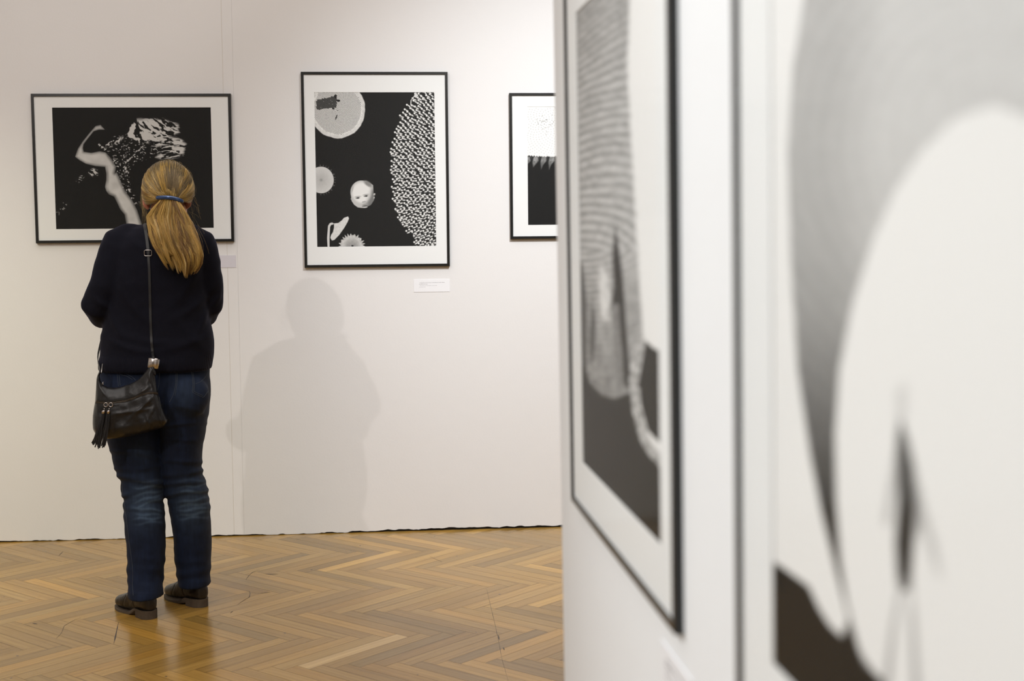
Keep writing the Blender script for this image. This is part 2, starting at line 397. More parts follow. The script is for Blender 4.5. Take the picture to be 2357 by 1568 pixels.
wb.add([wallpt(2.6,0,0),wallpt(5,0,0),wallpt(5,0,4),wallpt(2.6,0,4)], [(0,1,2,3)])
wback = wb.obj('wall_back', M_WALL); tag(wback, kind='structure')
gp = MB(); A = [wallpt(-5.5,.012,-.01), wallpt(5,.012,-.01), wallpt(5,.012,4), wallpt(-5.5,.012,4), wallpt(-5.5,.1,-.01), wallpt(5,.1,-.01), wallpt(5,.1,4), wallpt(-5.5,.1,4)]
gp.add(A, [(0,1,2,3),(5,4,7,6),(3,2,6,7),(1,5,6,2),(4,0,3,7)]); gp.obj('wall_core', M_DARK, wback)
sf = MB()
for s in (sA,):
    a, b = wallpt(s-.0009,-.0003,.02), wallpt(s+.0009,-.0003,.02); sf.add([a, b, (b[0],b[1],4), (a[0],a[1],4)], [(0,1,2,3)])
sf.obj('seam', M_SEAM, wback)
for nm, a, b in (('wall_left', (-4.75,-2.8,0), (-4.6,6.4,4)), ('wall_right', (3.6,-2.8,0), (3.75,7.1,4)), ('wall_front', (-4.75,-2.95,0), (3.75,-2.8,4))):
    tag(MB().box(a, b).obj(nm, M_WALL), kind='structure')
tag(MB().box((-4.9,-2.95,4.0), (3.75,7.3,4.1)).obj('ceiling', M_CEIL), kind='structure')
# near partition: a free standing white wall the camera looks along
s_end = 2.642*CW/.36
pw = MB(); P_ = []
for s in (-1.2, s_end):
    for z in (0.0, 3.1):
        p = npt(CW, s, z); P_.append(p); P_.append(p+NN*.11)
pw.add(P_, [(0,4,6,2),(1,3,7,5),(0,2,3,1),(4,5,7,6),(2,6,7,3),(0,1,5,4)])
part = pw.obj('wall_partition', M_PART); tag(part, kind='structure')

# ------------------------------------------------------------------ pictures
def seg_sd(P, poly):
    """signed distance to polygon, negative inside"""
    poly = np.asarray(poly, float); d = np.full(len(P), 1e9); ins = np.zeros(len(P), bool); n = len(poly)
    for i in range(n):
        a, b = poly[i], poly[(i+1)%n]; e = b-a; w_ = P-a; t = np.clip((w_@e)/(e@e+1e-9), 0, 1)
        d = np.minimum(d, np.linalg.norm(w_-t[:,None]*e, axis=1))
        c = ((a[1] <= P[:,1]) & (b[1] > P[:,1])) | ((b[1] <= P[:,1]) & (a[1] > P[:,1]))
        with np.errstate(divide='ignore', invalid='ignore'):
            xx = a[0]+(P[:,1]-a[1])*e[0]/e[1]
        ins ^= c & (P[:,0] < xx)
    return np.where(ins, -d, d)
def sstep(a, b, x): t = np.clip((x-a)/(b-a), 0, 1); return t*t*(3-2*t)
def fill(C, P, poly, val, soft=2.0):
    k = sstep(soft, -soft, seg_sd(P, poly)); return C*(1-k)+val*k
def ell(P, c, r, ang=0):
    d = P-np.asarray(c); ca, sa = math.cos(ang), math.sin(ang); x = d[:,0]*ca+d[:,1]*sa; y = -d[:,0]*sa+d[:,1]*ca
    return np.sqrt((x/r[0])**2+(y/r[1])**2)
def blob(C, P, c, r, val, ang=0, soft=.25):
    R_ = max(r)*(1+soft)+1; i = np.where((np.abs(P[:,0]-c[0]) < R_) & (np.abs(P[:,1]-c[1]) < R_))[0]
    if len(i) == 0: return C
    k = sstep(1+soft, 1-soft, ell(P[i], c, r, ang)); C[i] = C[i]*(1-k)+val*k; return C
BLK = .013
def art_swimmer(u, v):
    P = np.c_[247+u*1358, 182+v*1040]; C = np.full(len(P), BLK)
    fig = [(690,372),(655,332),(612,342),(560,400),(500,472),(458,532),(430,602),(468,632),(520,662),(600,682),(682,690),(692,745),(690,800),(676,860),(686,895),(708,925),(752,945),(778,1000),(800,1052),(838,1100),(850,1183),(858,1235),(1000,1235),(975,1160),(945,1060),(905,975),(852,905),(828,850),(800,780),(782,738),(765,742),(776,690),(750,640),(722,600),(690,566),(640,556),(570,570),(505,560),(498,530),(505,495),(545,445),(595,385),(640,372)]
    sd = seg_sd(P, fig); k = sstep(2.5, -2.5, sd); shade = .62*sstep(0, -34, sd-6*(P[:,0] < 700))*.75+.16
    shade = shade*(.82+.3*fbm(P/60, 2, 3)); C = C*(1-k)+shade*k
    sp = [(640,500),(700,480),(760,455),(850,430),(890,330),(960,288),(1080,280),(1210,288),(1320,335),(1322,400),(1240,430),(1330,452),(1378,492),(1352,592),(1262,622),(1120,612),(1190,548),(1100,500),(1000,490),(900,485),(800,490),(700,520)]
    sd = seg_sd(P, sp); ang = -.10+.25*((P[:,1]-450)/200); q = np.c_[(P[:,0]*np.cos(ang)+P[:,1]*np.sin(ang))/50, (-P[:,0]*np.sin(ang)+P[:,1]*np.cos(ang))/6.5]
    n = fbm(q+.8*fbm(P/30, 2, 6)[:,None], 3, 5); dens = .68-.22*sstep(700, 1150, P[:,0]); k = sstep(dens-.02, dens+.04, n)*sstep(14, -14, sd+22*(fbm(P/np.array([40,7]), 2, 9)-.5))
    C = C*(1-k)+.66*k
    n = fbm(P/np.array([13.,8.])+fbm(P/25, 2, 2)[:,None]*2, 2, 15)
    for poly, th_ in (([(780,420),(1180,380),(1200,560),(1050,620),(930,660),(880,760),(900,900),(990,1000),(930,1010),(830,880),(790,760),(740,610),(690,520)], .70), ([(540,740),(575,700),(620,720),(615,760),(560,770)], .50), ([(430,800),(500,750),(500,785),(440,830)], .66), ([(290,1045),(320,995),(345,1000),(330,1040),(300,1060)], .58), ([(258,1070),(275,1070),(275,1095),(258,1095)], .6)):
        k = sstep(10, -10, seg_sd(P, poly))*sstep(th_, th_+.04, n); C = C*(1-k)+.60*k
    # bright broken line of water beside the body
    for a, b in (((1010,520),(960,560)),((940,585),(860,655)),((850,690),(870,740)),((640,500),(690,540)),((700,500),(760,470))):
        for t in np.linspace(0,1,7): C = blob(C, P, (a[0]+(b[0]-a[0])*t+random.uniform(-5,5), a[1]+(b[1]-a[1])*t+random.uniform(-5,5)), (random.uniform(4,13), random.uniform(3,5)), .62, -.6)
    return C
def art_sunflowers(u, v):
    P = np.c_[136+u*800, 183+v*1029]; C = np.full(len(P), BLK*1.35)
    # big seed head, upper left
    cx, cy = 285, 312; ang = np.arctan2(P[:,1]-298, P[:,0]-288); R_ = ell(P, (288,298), (188,192))*190 + 16*(fbm(np.c_[np.cos(ang)*4,np.sin(ang)*4], 3, 2)-.5)
    k = sstep(190, 184, R_); C = C*(1-k)+.72*k*(.8+.3*fbm(P/14, 2, 1))
    k = sstep(168, 160, R_+6*fbm(P/10, 2, 3)); C = C*(1-k)+.05*k
    N_ = 1500
    for i in range(1, N_):
        r = 168*math.sqrt(i/N_); t = i*2.399963; x, y = cx+r*math.cos(t)*1.0, cy-8+r*math.sin(t)
        if x < 130 or y < 178 or math.hypot(x-288, y-298) > 166: continue
        hole = (150 < x < 285 and 205 < y < 298 and (x-150)*.25+y > 238 and y < 300-(x-165)*.15)
        if hole: C = blob(C, P, (x,y), (2.2,1.2), .16 if random.random() > .1 else .6, t); continue
        C = blob(C, P, (x,y), (3.6,2.8), .92, t, .25)
    for c, r in (((262,292),(9,6)),((280,350),(18,4)),((278,212),(8,14)),((296,240),(12,8))): C = blob(C, P, c, r, .02, -1.2 if c[1] > 340 else 0)
    # grey disc, left
    d = ell(P, (172,764), (83,88)); an = np.arctan2(P[:,1]-764, P[:,0]-172)
    sp = sstep(1.27, 1.0, d+.22*np.abs(np.sin(an*13+np.sin(an*5))))*(.35); C = np.where((d > 1.05), C+sp*sstep(1.32,1.1,d)*sstep(1.0,1.1,d)*(fbm(P/6,2,4)), C)
    k = sstep(1.02, .98, d); C = C*(1-k)+k*(.52+.18*(d-.5)+.1*np.sin(an*60)*(.3+d)*.3+.05*fbm(P/8,2,7))*(.6+.4*sstep(-.05,.2,d))
    # lower disc with spiky rim
    d = ell(P, (368,1212), (68,68)); an = np.arctan2(P[:,1]-1212, P[:,0]-368)
    k = sstep(1.36, 1.28, d+.20*np.abs(np.sin(an*12+.6*np.sin(an*3)))+.05*np.sin(an*31)); C = C*(1-k)+k*.62*(.55+.7*fbm(P/7,2,5))
    k = sstep(1.0, .95, d); C = C*(1-k)+k*(.25+.32*d*d+.12*fbm(P/9,2,3))
    C = blob(C, P, (372,1206), (8,6), .03)
    # bent pod with stem
    C = fill(C, P, [(206,1215),(204,1150),(212,1070),(224,1052),(240,1048),(252,1056),(243,1062),(232,1064),(225,1078),(220,1150),(219,1215)], .68, 1.6)
    C = fill(C, P, [(252,1054),(280,1052),(305,1034),(318,1018),(346,1008),(352,1022),(342,1046),(318,1086),(286,1130),(252,1164),(236,1168),(226,1150),(232,1130),(244,1112),(252,1080)], .70*(.85+.3*fbm(P/8,2,9)), 1.8)
    # infant's face
    rot = -.13; d = ell(P, (440,850), (74,80), rot); k = sstep(1.04, .97, d); 
    ch = seg_sd(P, [(366,850),(372,905),(388,930),(412,948),(440,952),(476,944),(500,932),(522,900),(516,800),(470,772),(400,780)])
    sh = .80-.25*sstep(.7,1.0,d)-.35*sstep(470,520,P[:,0]+.35*(P[:,1]-850))*sstep(800,850,P[:,1]); k = np.maximum(k*(P[:,1] < 905), sstep(2,-2,ch)); C = C*(1-k)+sh*k
    C = blob(C, P, (483,792), (30,14), .25, .6, .5); C = blob(C, P, (378,828), (5,26), .45, .3, .6)
    for c in ((413,886),(468,873)):
        C = blob(C, P, (c[0],c[1]-9), (21,4.5), .42, rot, .5); C = blob(C, P, c, (15,4.5), .12, rot, .4); C = blob(C, P, (c[0]+2,c[1]), (5,5), .01, 0, .3)
    C = blob(C, P, (448,911), (6,2.5), .07, -.5); C = blob(C, P, (461,909), (5,2.5), .07, .4); C = blob(C, P, (455,915), (14,6), .5, rot, .5)
    C = blob(C, P, (459,932), (18,5.5), .32, rot, .5); C = blob(C, P, (459,940), (20,2.5), .015, rot); C = blob(C, P, (461,948), (16,4), .62, rot)
    C = blob(C, P, (372,893), (7,4), .45, .5); C = blob(C, P, (524,862), (6,8), .5, .6); C = blob(C, P, (522,884), (4,8), .45, .2)
    # bristly seed mass, right
    bd = np.array([(810,178),(776,255),(722,292),(708,360),(684,430),(658,515),(636,590),(640,660),(638,720),(646,790),(645,850),(655,920),(668,985),(700,1050),(738,1110),(780,1160),(796,1215)])
    y = 182.
    row = 0
    while y < 1222:
        x = 640.+(row%2)*14
        while x < 950:
            jx, jy = random.uniform(-6,6), random.uniform(-5,5); X_, Y_ = x+jx, y+jy+(x-800)*.18*((y-700)/500); xl = np.interp(Y_, bd[:,1], bd[:,0])
            if X_ > xl:
                an = .62-.62*(Y_-182)/550+random.uniform(-.15,.15)
                C = blob(C, P, (X_+3,Y_+9), (17,7.5), .02, an)
                for _ in range(3): C = blob(C, P, (X_+random.uniform(-10,12), Y_+random.uniform(-8,8)), (random.uniform(1.5,4), random.uniform(1,2.5)), random.uniform(.2,.5), random.uniform(0,3))
                C = blob(C, P, (X_+7,Y_+4), (11*random.uniform(.8,1.2),3.8), .74, an+random.uniform(-.15,.15), .3); C = blob(C, P, (X_-8,Y_-6+random.uniform(-3,3)), (6.3,6.0), .82, an, .3)
            x += 31
        y += 22; row += 1
    C = fill(C, P, [(795,215),(812,184),(825,205),(815,222),(800,215),(782,236),(780,270),(774,268),(776,238)], .7, 1.5)
    return C
def art_seedhead(u, v):
    P = np.c_[243+u*1412, 215+v*1040]; C = np.full(len(P), BLK*1.1)
    cx, cy = 700, 60; edge = 590+.00022*(P[:,0]-700)**2*-1+60*0
    edge = 668-.00009*(P[:,0]-760)**2
    e2 = edge+9*np.abs(np.sin(P[:,0]/7.5))+6*fbm(P/12, 2, 3); k = sstep(4, -4, P[:,1]-e2+10); C = C*(1-k)+.86*k
    rr = random.Random(3); cx, cy = 405, 362
    for i in range(2, 2600):
        r = 11.4*math.sqrt(i)*1.0; t = i*2.399963; x, y = cx+r*math.cos(t)*1.25, cy+r*math.sin(t)*1.05
        if 243 < x < 1660 and 230 < y < np.interp(x, [243,760,1660], [640,660,600])-8:
            C = blob(C, P, (x,y), (3.6,2.4), .48-.25*math.exp(-r/60), t)
    for _ in range(26): C = blob(C, P, (cx+rr.gauss(0,38), cy+rr.gauss(0,30)), (5,2.5), .18, rr.random()*3)
    for x0 in list(range(200, 1660, 74)):
        h = rr.uniform(80,115); C = fill(C, P, [(x0,652),(x0+68,655),(x0+72,690),(x0+40,725),(x0+22,655+h),(x0+16,700),(x0+8,670)], .10+.32*fbm(P/14,2,6)*sstep(760, 660, P[:,1]), 6)
        C = fill(C, P, [(x0+2,648),(x0+30,655),(x0+12,720)], .03, 5)
    return C
def art_spiral(px, py):
    P = np.c_[px, py]; C = np.full(len(P), .88)
    bx = np.interp(P[:,1], [-400,0,150,300,500,600,700,790,860], [1425,1447,1441,1448,1460,1466,1473,1478,1466])
    n = fbm(np.c_[P[:,0]/12, P[:,1]/10], 3, 2)
    sl = np.interp(P[:,1], [-300,50,200,350,500,620,800,900], [-1.4,-1.0,-.62,-.45,-.22,.12,.35,.5]); dx = P[:,0]-1320
    yt = np.arange(-600, 1500, 2.); pt = np.interp(yt, [-300,100,450,620,900], [14,16,21,14,10]); cum = np.cumsum(2/pt); per = np.interp(P[:,1], yt, pt); yp = np.interp(P[:,1], yt, cum)
    ph = (yp+(-sl*dx-.0022*dx*dx*np.sign(sl+1e-6)*-1)/per)*2*np.pi + 2.2*(fbm(P/np.array([50,70]),2,8)-.5)
    arcs = .5+.5*np.sin(ph); ph2 = (P[:,1]*.55+dx*2.4)/13*2*np.pi; arcs2 = .5+.5*np.sin(ph2)
    tone = np.interp(P[:,1], [-300,0,200,400,600,700,900], [.34,.36,.42,.45,.45,.42,.30])
    g = 1.12*tone*(.62+.50*arcs*(.5+n)+.20*arcs2*n*(sstep(1330,1420,P[:,0])))+.12*(n-.5)
    k = sstep(3, -5, P[:,0]-bx-8*n); C = C*(1-k)+g*k
    # pale petal and dark leaf in the seed head
    C = fill(C, P, [(1385,610),(1400,640),(1404,690),(1398,735),(1388,742),(1380,700),(1378,650)], .80, 7)
    low = (P[:,1] > 600) & (P[:,0] < bx)
    C = np.where(low, C*(1+sstep(600, 680, P[:,1])*(-.38+.55*fbm(np.c_[P[:,0]/7, P[:,1]/16], 3, 4))), C)
    C = fill(C, P, [(1330,600),(1342,610),(1352,700),(1350,860),(1360,915),(1320,915),(1326,600)], .075, 6)
    C = fill(C, P, [(1362,690),(1372,740),(1370,800),(1362,845),(1356,790)], .09, 5)
    C = fill(C, P, [(1416,515),(1426,580),(1434,640),(1441,740),(1448,840),(1451,900),(1436,885),(1431,800),(1418,740),(1406,705),(1413,660),(1409,600)], .012, 4)
    C = fill(C, P, [(1408,700),(1424,700),(1430,800),(1436,885),(1424,890),(1412,800)], .10+.22*fbm(P/6,2,5), 4)
    # dark ground, with the mottled rope and dark wedge at right
    C = fill(C, P, [(1250,800),(1345,846),(1360,884),(1386,910),(1412,918),(1440,908),(1452,900),(1462,960),(1480,1020),(1500,1048),(1560,1100),(1560,1400),(1250,1400)], .012, 5)
    C = fill(C, P, [(1485,783),(1502,800),(1560,830),(1560,1060),(1508,1010),(1490,990),(1474,930),(1467,890),(1474,850),(1480,815)], .012, 2)
    rope = np.array([(1470,800),(1458,870),(1462,905),(1467,950),(1480,1000),(1500,1040),(1530,1070)])
    rp = resample(rope, 4)
    for x, y in rp:
        for _ in range(3): C = blob(C, P, (x+random.uniform(-8,8), y+random.uniform(-5,5)), (4.5,6), random.choice([.25,.45,.6]), 0, .5)
    return C
def art_petal(px, py):
    P = np.c_[px, py]; C = np.full(len(P), .88)
    ob = [(1870,-500),(1850,0),(1825,150),(1813,350),(1820,600),(1835,850),(1865,1050),(1890,1180),(1925,1320),(1960,1450),(1990,1530),(2020,1568),(2060,1640),(2500,1640),(2700,900),(2700,-500)]
    ib = [(2357,268),(2290,243),(2200,272),(2120,350),(2060,440),(2010,550),(1962,700),(1932,850),(1922,1000),(1925,1150),(1935,1290),(1950,1390),(1978,1500),(2012,1550),(2040,1640),(2700,1640),(2700,500),(2500,360)]
    n = fbm(P/22, 3, 2); r1 = np.hypot((P[:,0]-2290)/1.0, (P[:,1]-330)/1.1); r2 = np.hypot(P[:,0]-1700, (P[:,1]-900)*.55)
    tone = np.interp(P[:,1], [-200,0,300,550,700,850,950,1050,1180,1400], [.50,.50,.48,.43,.35,.23,.15,.085,.028,.012])
    tone = tone+.14*sstep(60,240,P[:,0]-np.interp(P[:,1],[0,350,1050],[1850,1812,1865]))*(P[:,1] < 800)
    g = tone*(1+.04*np.sin(r1/6.5*1.0)+.07*np.sin(r2/4.2)*sstep(2050,1850,P[:,0])*sstep(300,800,P[:,1])*1.4+.12*(n-.5))
    k = sstep(5, -5, seg_sd(P, ob))*sstep(-5, 5, seg_sd(P, ib)); C = C*(1-k)+g*k
    C = fill(C, P, [(1600,1150),(1742,1176),(1757,1184),(1762,1282),(1800,1305),(1862,1350),(1885,1400),(1910,1440),(1938,1466),(1952,1425),(1962,1450),(1990,1530),(2035,1568),(2060,1700),(1900,1700),(1700,1500)], .012, 3)
    C = fill(C, P, [(2072,955),(2090,1010),(2106,1080),(2112,1160),(2104,1250),(2096,1345),(2080,1335),(2066,1345),(2060,1250),(2066,1150),(2060,1060),(2064,1000)], np.interp(P[:,1],[950,1050,1200,1300],[.16,.10,.03,.012]), 7)
    for pl, a in (([(2062,1050),(2050,1100),(2035,1200),(2044,1210),(2060,1120)], .45), ([(2106,1090),(2125,1160),(2155,1260),(2165,1330),(2150,1300),(2118,1190)], .5), ([(2112,1120),(2122,1200),(2114,1230)], .3), ([(2064,900),(2085,880),(2086,960),(2066,960)], .66)):
        C = fill(C, P, pl, a, 12)
    C = fill(C, P, [(2072,1340),(2078,1350),(2062,1440),(2050,1568),(2040,1700),(2015,1700),(2035,1568),(2052,1440)], .38, 8)
    C = fill(C, P, [(2098,1340),(2106,1420),(2116,1568),(2125,1700),(2100,1700),(2100,1568),(2094,1420)], .42, 8)
    C = fill(C, P, [(2070,1335),(2098,1335),(2094,1360),(2074,1362)], .14, 6)
    return C
def picture(name, M4, x0, x1, z0, z1, px0, px1, pz0, pz1, art, res, fwid, fdep, label, proj_px=False):
    """M4: local frame (x right, z up, y into the wall; y=0 at the print). Sizes in metres."""
    t = empty(name); t.matrix_world = M4; tag(t, label, 'framed picture')
    yf = -.006; yb = fdep+yf
    fb = MB(); o = [(x0,z0),(x1,z0),(x1,z1),(x0,z1)]; i_ = [(x0+fwid,z0+fwid),(x1-fwid,z0+fwid),(x1-fwid,z1-fwid),(x0+fwid,z1-fwid)]
    ch = .0012; oc = [(x0+ch,z0+ch),(x1-ch,z0+ch),(x1-ch,z1-ch),(x0+ch,z1-ch)]
    V = [(a,yb,b) for a,b in o]+[(a,yf+ch,b) for a,b in o]+[(a,yf,b) for a,b in oc]+[(a,yf,b) for a,b in i_]+[(a,yb,b) for a,b in i_]
    Fc = []
    for r in range(4):
        for k in range(4):
            a = r*4+k; b = r*4+(k+1)%4; Fc.append((a, b, b+4, a+4))
    for k in range(4): a = 16+k; b = 16+(k+1)%4; Fc.append((a, b, (k+1)%4, k))
    fb.add(V, Fc); fb.obj('frame', M_FRAME, t)
    e = .001
    mb = MB(); a = [(x0+fwid*.5,z0+fwid*.5),(x1-fwid*.5,z0+fwid*.5),(x1-fwid*.5,z1-fwid*.5),(x0+fwid*.5,z1-fwid*.5)]; b = [(px0,pz0),(px1,pz0),(px1,pz1),(px0,pz1)]
    V = [(p[0],-.0012,p[1]) for p in a]+[(p[0],-.0012,p[1]) for p in b]+[(p[0],.0005,p[1]) for p in b]+[(p[0],.0018,p[1]) for p in a]
    Fc = []
    for r in range(2):
        for k in range(4): c = r*4+k; d = r*4+(k+1)%4; Fc.append((c, d, d+4, c+4))
    for k in range(4): Fc.append((k, 12+k, 12+(k+1)%4, (k+1)%4))
    Fc.append((12,15,14,13)); mb.add(V, Fc); mb.obj('mat_board', M_MAT, t)
    nu, nv = res; U_, V_ = np.meshgrid(np.linspace(0,1,nu), np.linspace(0,1,nv)); U_ = U_.ravel(); V_ = V_.ravel()
    L = np.c_[px0-.001+U_*(px1-px0+.002), np.full(len(U_), .0004), pz1+.001-V_*(pz1-pz0+.002)]
    idx = np.arange(nu*nv).reshape(nv, nu); Q = np.stack([idx[:-1,:-1], idx[1:,:-1], idx[1:,1:], idx[:-1,1:]], -1).reshape(-1,4)
    me = mesh_np('print', L, Q, False)
    if proj_px:
        Mx = np.array(M4); Wd = L@Mx[:3,:3].T+Mx[:3,3]; C = art(*proj(Wd))
    else: C = art(U_, V_)
    colattr(me, C); obj('print', me, None, M_PRINT, t)
    MB().box((x0+fwid*.4,-.0042,z0+fwid*.4),(x1-fwid*.4,-.0030,z1-fwid*.4)).obj('glass', M_GLASS, t)
    return t
def frame_matrix(ex, ey, ez, o):
    m_ = Matrix.Identity(4)
    for i in range(3): m_[i][0] = ex[i]; m_[i][1] = ey[i]; m_[i][2] = ez[i]; m_[i][3] = o[i]
    return m_
def far_picture(x0, x1, z0, z1, px0, px1, pz0, pz1, art, res, label):
    o = FW0-FIN*.014+FWX*(x0+x1)/2; o[2] = z0; c = (x0+x1)/2; k = .998
    f = lambda a: (a-c)*k; M4 = frame_matrix(FWX, FIN, np.array([0,0,1.]), o)
    return picture('framed_photograph', M4, f(x0), f(x1), 0, z1-z0, f(px0), f(px1), pz0-z0, pz1-z0, art, res, .0125, .020, label)
far_picture(-2.182,-1.286,1.385,2.062,-2.090,-1.378,1.449,2.000, art_swimmer, (560,440), 'landscape black-framed photo of a pale torso under water, behind the blond woman')
far_picture(-.967,-.290,1.260,2.161,-.907,-.353,1.356,2.068, art_sunflowers, (520,668), "tall black-framed photo with sunflower heads and an infant's face, alone mid-wall")
far_picture(-.005,.892,1.384,2.064,.079,.797,1.4495,2.001, art_seedhead, (480,360), 'black-framed photo of a white seed head, half hidden by the near partition')
def near_picture(s_far, art, label):
    W_, H_ = .822, .90; s0 = s_far; o = npt(CPR, s_far-W_/2, .966)
    # positions along the partition were read on a plane .36 m off; the prints hang at CPR
    M4 = frame_matrix(NX, NN, NZ, o)
    return picture('framed_photograph', M4, -W_/2, W_/2, 0, H_, -W_/2+.111, W_/2-.092, .085, .818, art, (420,520), .011, .0122, label, True)
near_picture(2.477*CPR/.36, art_spiral, 'blurred black-framed spiral seed-head photo on the near partition, farther of its two')
near_picture(1.367*CPR/.36+.002, art_petal, 'large blurred photo of a white petal, cut off by the right picture edge')

# ------------------------------------------------------------------ caption cards
def card(M4, w_, h_, label, lines, mt):
    t = empty('caption_card'); t.matrix_world = M4; tag(t, label, 'caption card', 'wall captions')
    MB().box((0,-.0016,0),(w_,0,h_)).obj('card', mt, t)
    if lines:
        ib = MB(); rr = random.Random(2); z = h_*.72
        for (x0, x1, st) in lines:
            x = x0*w_
            while x < x1*w_:
                l_ = rr.uniform(.006,.016)
                xx = x
                while xx < min(x+l_, x1*w_):
                    hh = rr.choice([.0012,.0012,.0019])*st; ib.box((xx,-.0019,z), (xx+.0009,-.0015,z+hh)); xx += .0014
                x += l_+.0022
            z -= h_*.115
        ib.obj('caption_text', M_INK, t)
    return t
def far_card(s0, s1, z0, z1, label, lines, mt):
    o = FW0+FWX*s0-FIN*.0002; o[2] = z0; card(frame_matrix(FWX, FIN, np.array([0,0,1.]), o), s1-s0, z1-z0, label, lines, mt)
LN = [(.16,.86,1.2),(.15,.38,1.3),(.17,.65,.8),(.15,.32,.8)]
far_card(-.461,-.292,1.140,1.199, 'small pale caption card under the sunflower and infant photo', LN, M_CARDN)
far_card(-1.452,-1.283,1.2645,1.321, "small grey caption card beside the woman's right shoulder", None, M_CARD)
card(frame_matrix(NX, NN, NZ, npt(CW-.0003, 1.752, .862)), .165, .062, 'blurred caption card low on the near partition, under the spiral photo', LN, M_CARDN)
# ------------------------------------------------------------------ the woman
YB = 5.33
def S(py, xl, xr, Y, ry):                            # horizontal ring from a silhouette width
    a = at(xl, py, Y); b = at(xr, py, Y); return ((a+b)/2, (b[0]-a[0])/2, ry)
def W(px, py, Y): return at(px, py, Y)
# --- sweater
sw = MB()
tor = [S(511,352,424,5.375,.052), S(516,322,442,5.365,.070), S(525,292,456,5.355,.088), S(540,268,470,5.345,.103), S(565,258,474,5.34,.113), S(610,254,474,5.335,.118),
       S(660,250,475,5.335,.120), S(705,246,478,5.335,.118), S(745,241,484,5.335,.118), S(780,235,489,5.335,.123), S(815,232,490,5.335,.130), S(842,230,487,5.335,.134), S(852,229,485.5,5.335,.134)]
sw.add(*loft(tor[::-1], 40, 2.3))
hb = [S(826,230,488,5.335,.136), S(853,229,486,5.335,.137)]; sw.add(*loft(hb[::-1], 40, 2.4))
sw.add(*ellipsoid(W(320,622,5.43), (.075,.055,.07))); sw.add(*ellipsoid(W(415,622,5.43), (.075,.055,.07)))
arms = {}
for sd, pts in ((-1, [((302,538),5.335,.050),((277,555),5.32,.0625),((257,610),5.30,.0615),((243,660),5.29,.059),((222,706),5.295,.057),((232,722),5.37,.055)]),
                (1, [((432,538),5.36,.048),((457,557),5.36,.0595),((473,608),5.365,.059),((480,657),5.375,.057),((481,704),5.385,.054),((470,722),5.45,.052)])):
    P = [W(x, y, Y) for (x, y), Y, r in pts]; R_ = [r for *_, r in pts]
    wrist = np.array([-1.285+sd*.085, 5.545+.02*sd, 1.125]); P += [P[-1]*.45+wrist*.55+np.array([0,0,-.008]), wrist]; R_ += [.046,.034]
    sw.add(*tube(P, R_, 20)); arms[sd] = (P, R_, wrist)
sw_me, V, E = remesh(sw, .006, 6)
N = normals(sw_me); px, py = proj(V)
# knit folds: soft diagonal drags across the back and at the elbows
d = (fbm(np.c_[V[:,0]*9+V[:,2]*5, V[:,1]*6, V[:,2]*9-V[:,0]*4], 3, 3)-.5)*.016
for x0, y0, ang, L_, wd, am in ((440,650,-1.0,60,9,.006),(455,700,-.7,50,8,.007),(425,760,.9,60,10,.006),(300,700,.9,55,9,.005),(290,650,1.2,60,10,.005),(235,700,.6,30,7,.008),(500,690,-.9,30,6,.006),(360,790,.1,90,9,.005),(410,800,-.25,70,7,.005),(290,800,.35,60,7,.006),(405,600,-.3,40,9,.003),(330,570,.5,45,9,.004),(470,735,-1.2,30,6,.007),(480,560,-1.3,40,8,.004),(265,745,1.1,40,6,.006)):
    dx, dy = px-x0, py-y0; a_ = dx*math.cos(ang)+dy*math.sin(ang); b_ = -dx*math.sin(ang)+dy*math.cos(ang)+.004*a_*a_*.5
    d += am*np.exp(-(a_/L_)**2-(b_/wd)**2)*(V[:,1] < 5.36)
hemf = sstep(846, 826, py); d *= np.where((np.abs(px-358) < 140) & (py > 800), .25+.75*hemf, 1)
V = relax(V+N*d[:,None], E, 2); setco(sw_me, V)
def sweater_mat():
    m_, nt, b = mat('navy_knit'); b.inputs['Base Color'].default_value = (.0045,.0048,.0105,1); b.inputs['Roughness'].default_value = .9
    b.inputs['Sheen Weight'].default_value = .10; b.inputs['Sheen Roughness'].default_value = .4; b.inputs['Specular IOR Level'].default_value = .2
    b.inputs['Sheen Tint'].default_value = (.4,.42,.75,1)
    tc = node(nt, 'ShaderNodeTexCoord'); sx = node(nt, 'ShaderNodeSeparateXYZ'); nt.links.new(tc.outputs['Object'], sx.inputs[0])
    mp = node(nt, 'ShaderNodeMapping'); mp.inputs['Scale'].default_value = (260,260,180); nt.links.new(tc.outputs['Object'], mp.inputs[0])
    nz = node(nt, 'ShaderNodeTexNoise', Scale=1.0, Detail=2.0); nt.links.new(mp.outputs[0], nz.inputs['Vector'])
    wv = node(nt, 'ShaderNodeTexWave', Scale=60.0); wv.bands_direction = 'X'; nt.links.new(tc.outputs['Object'], wv.inputs['Vector'])
    lt = node(nt, 'ShaderNodeMath', operation='LESS_THAN'); lt.inputs[1].default_value = .975; nt.links.new(sx.outputs['Z'], lt.inputs[0])
    mu = node(nt, 'ShaderNodeMath', operation='MULTIPLY'); nt.links.new(lt.outputs[0], mu.inputs[0]); nt.links.new(wv.outputs[0], mu.inputs[1])
    ad = node(nt, 'ShaderNodeMath', operation='MULTIPLY_ADD'); ad.inputs[1].default_value = .5; nt.links.new(nz.outputs[0], ad.inputs[0]); nt.links.new(mu.outputs[0], ad.inputs[2])
    bp = node(nt, 'ShaderNodeBump', Strength=.5, Distance=.0016); nt.links.new(ad.outputs[0], bp.inputs['Height']); nt.links.new(bp.outputs[0], b.inputs['Normal'])
    return m_
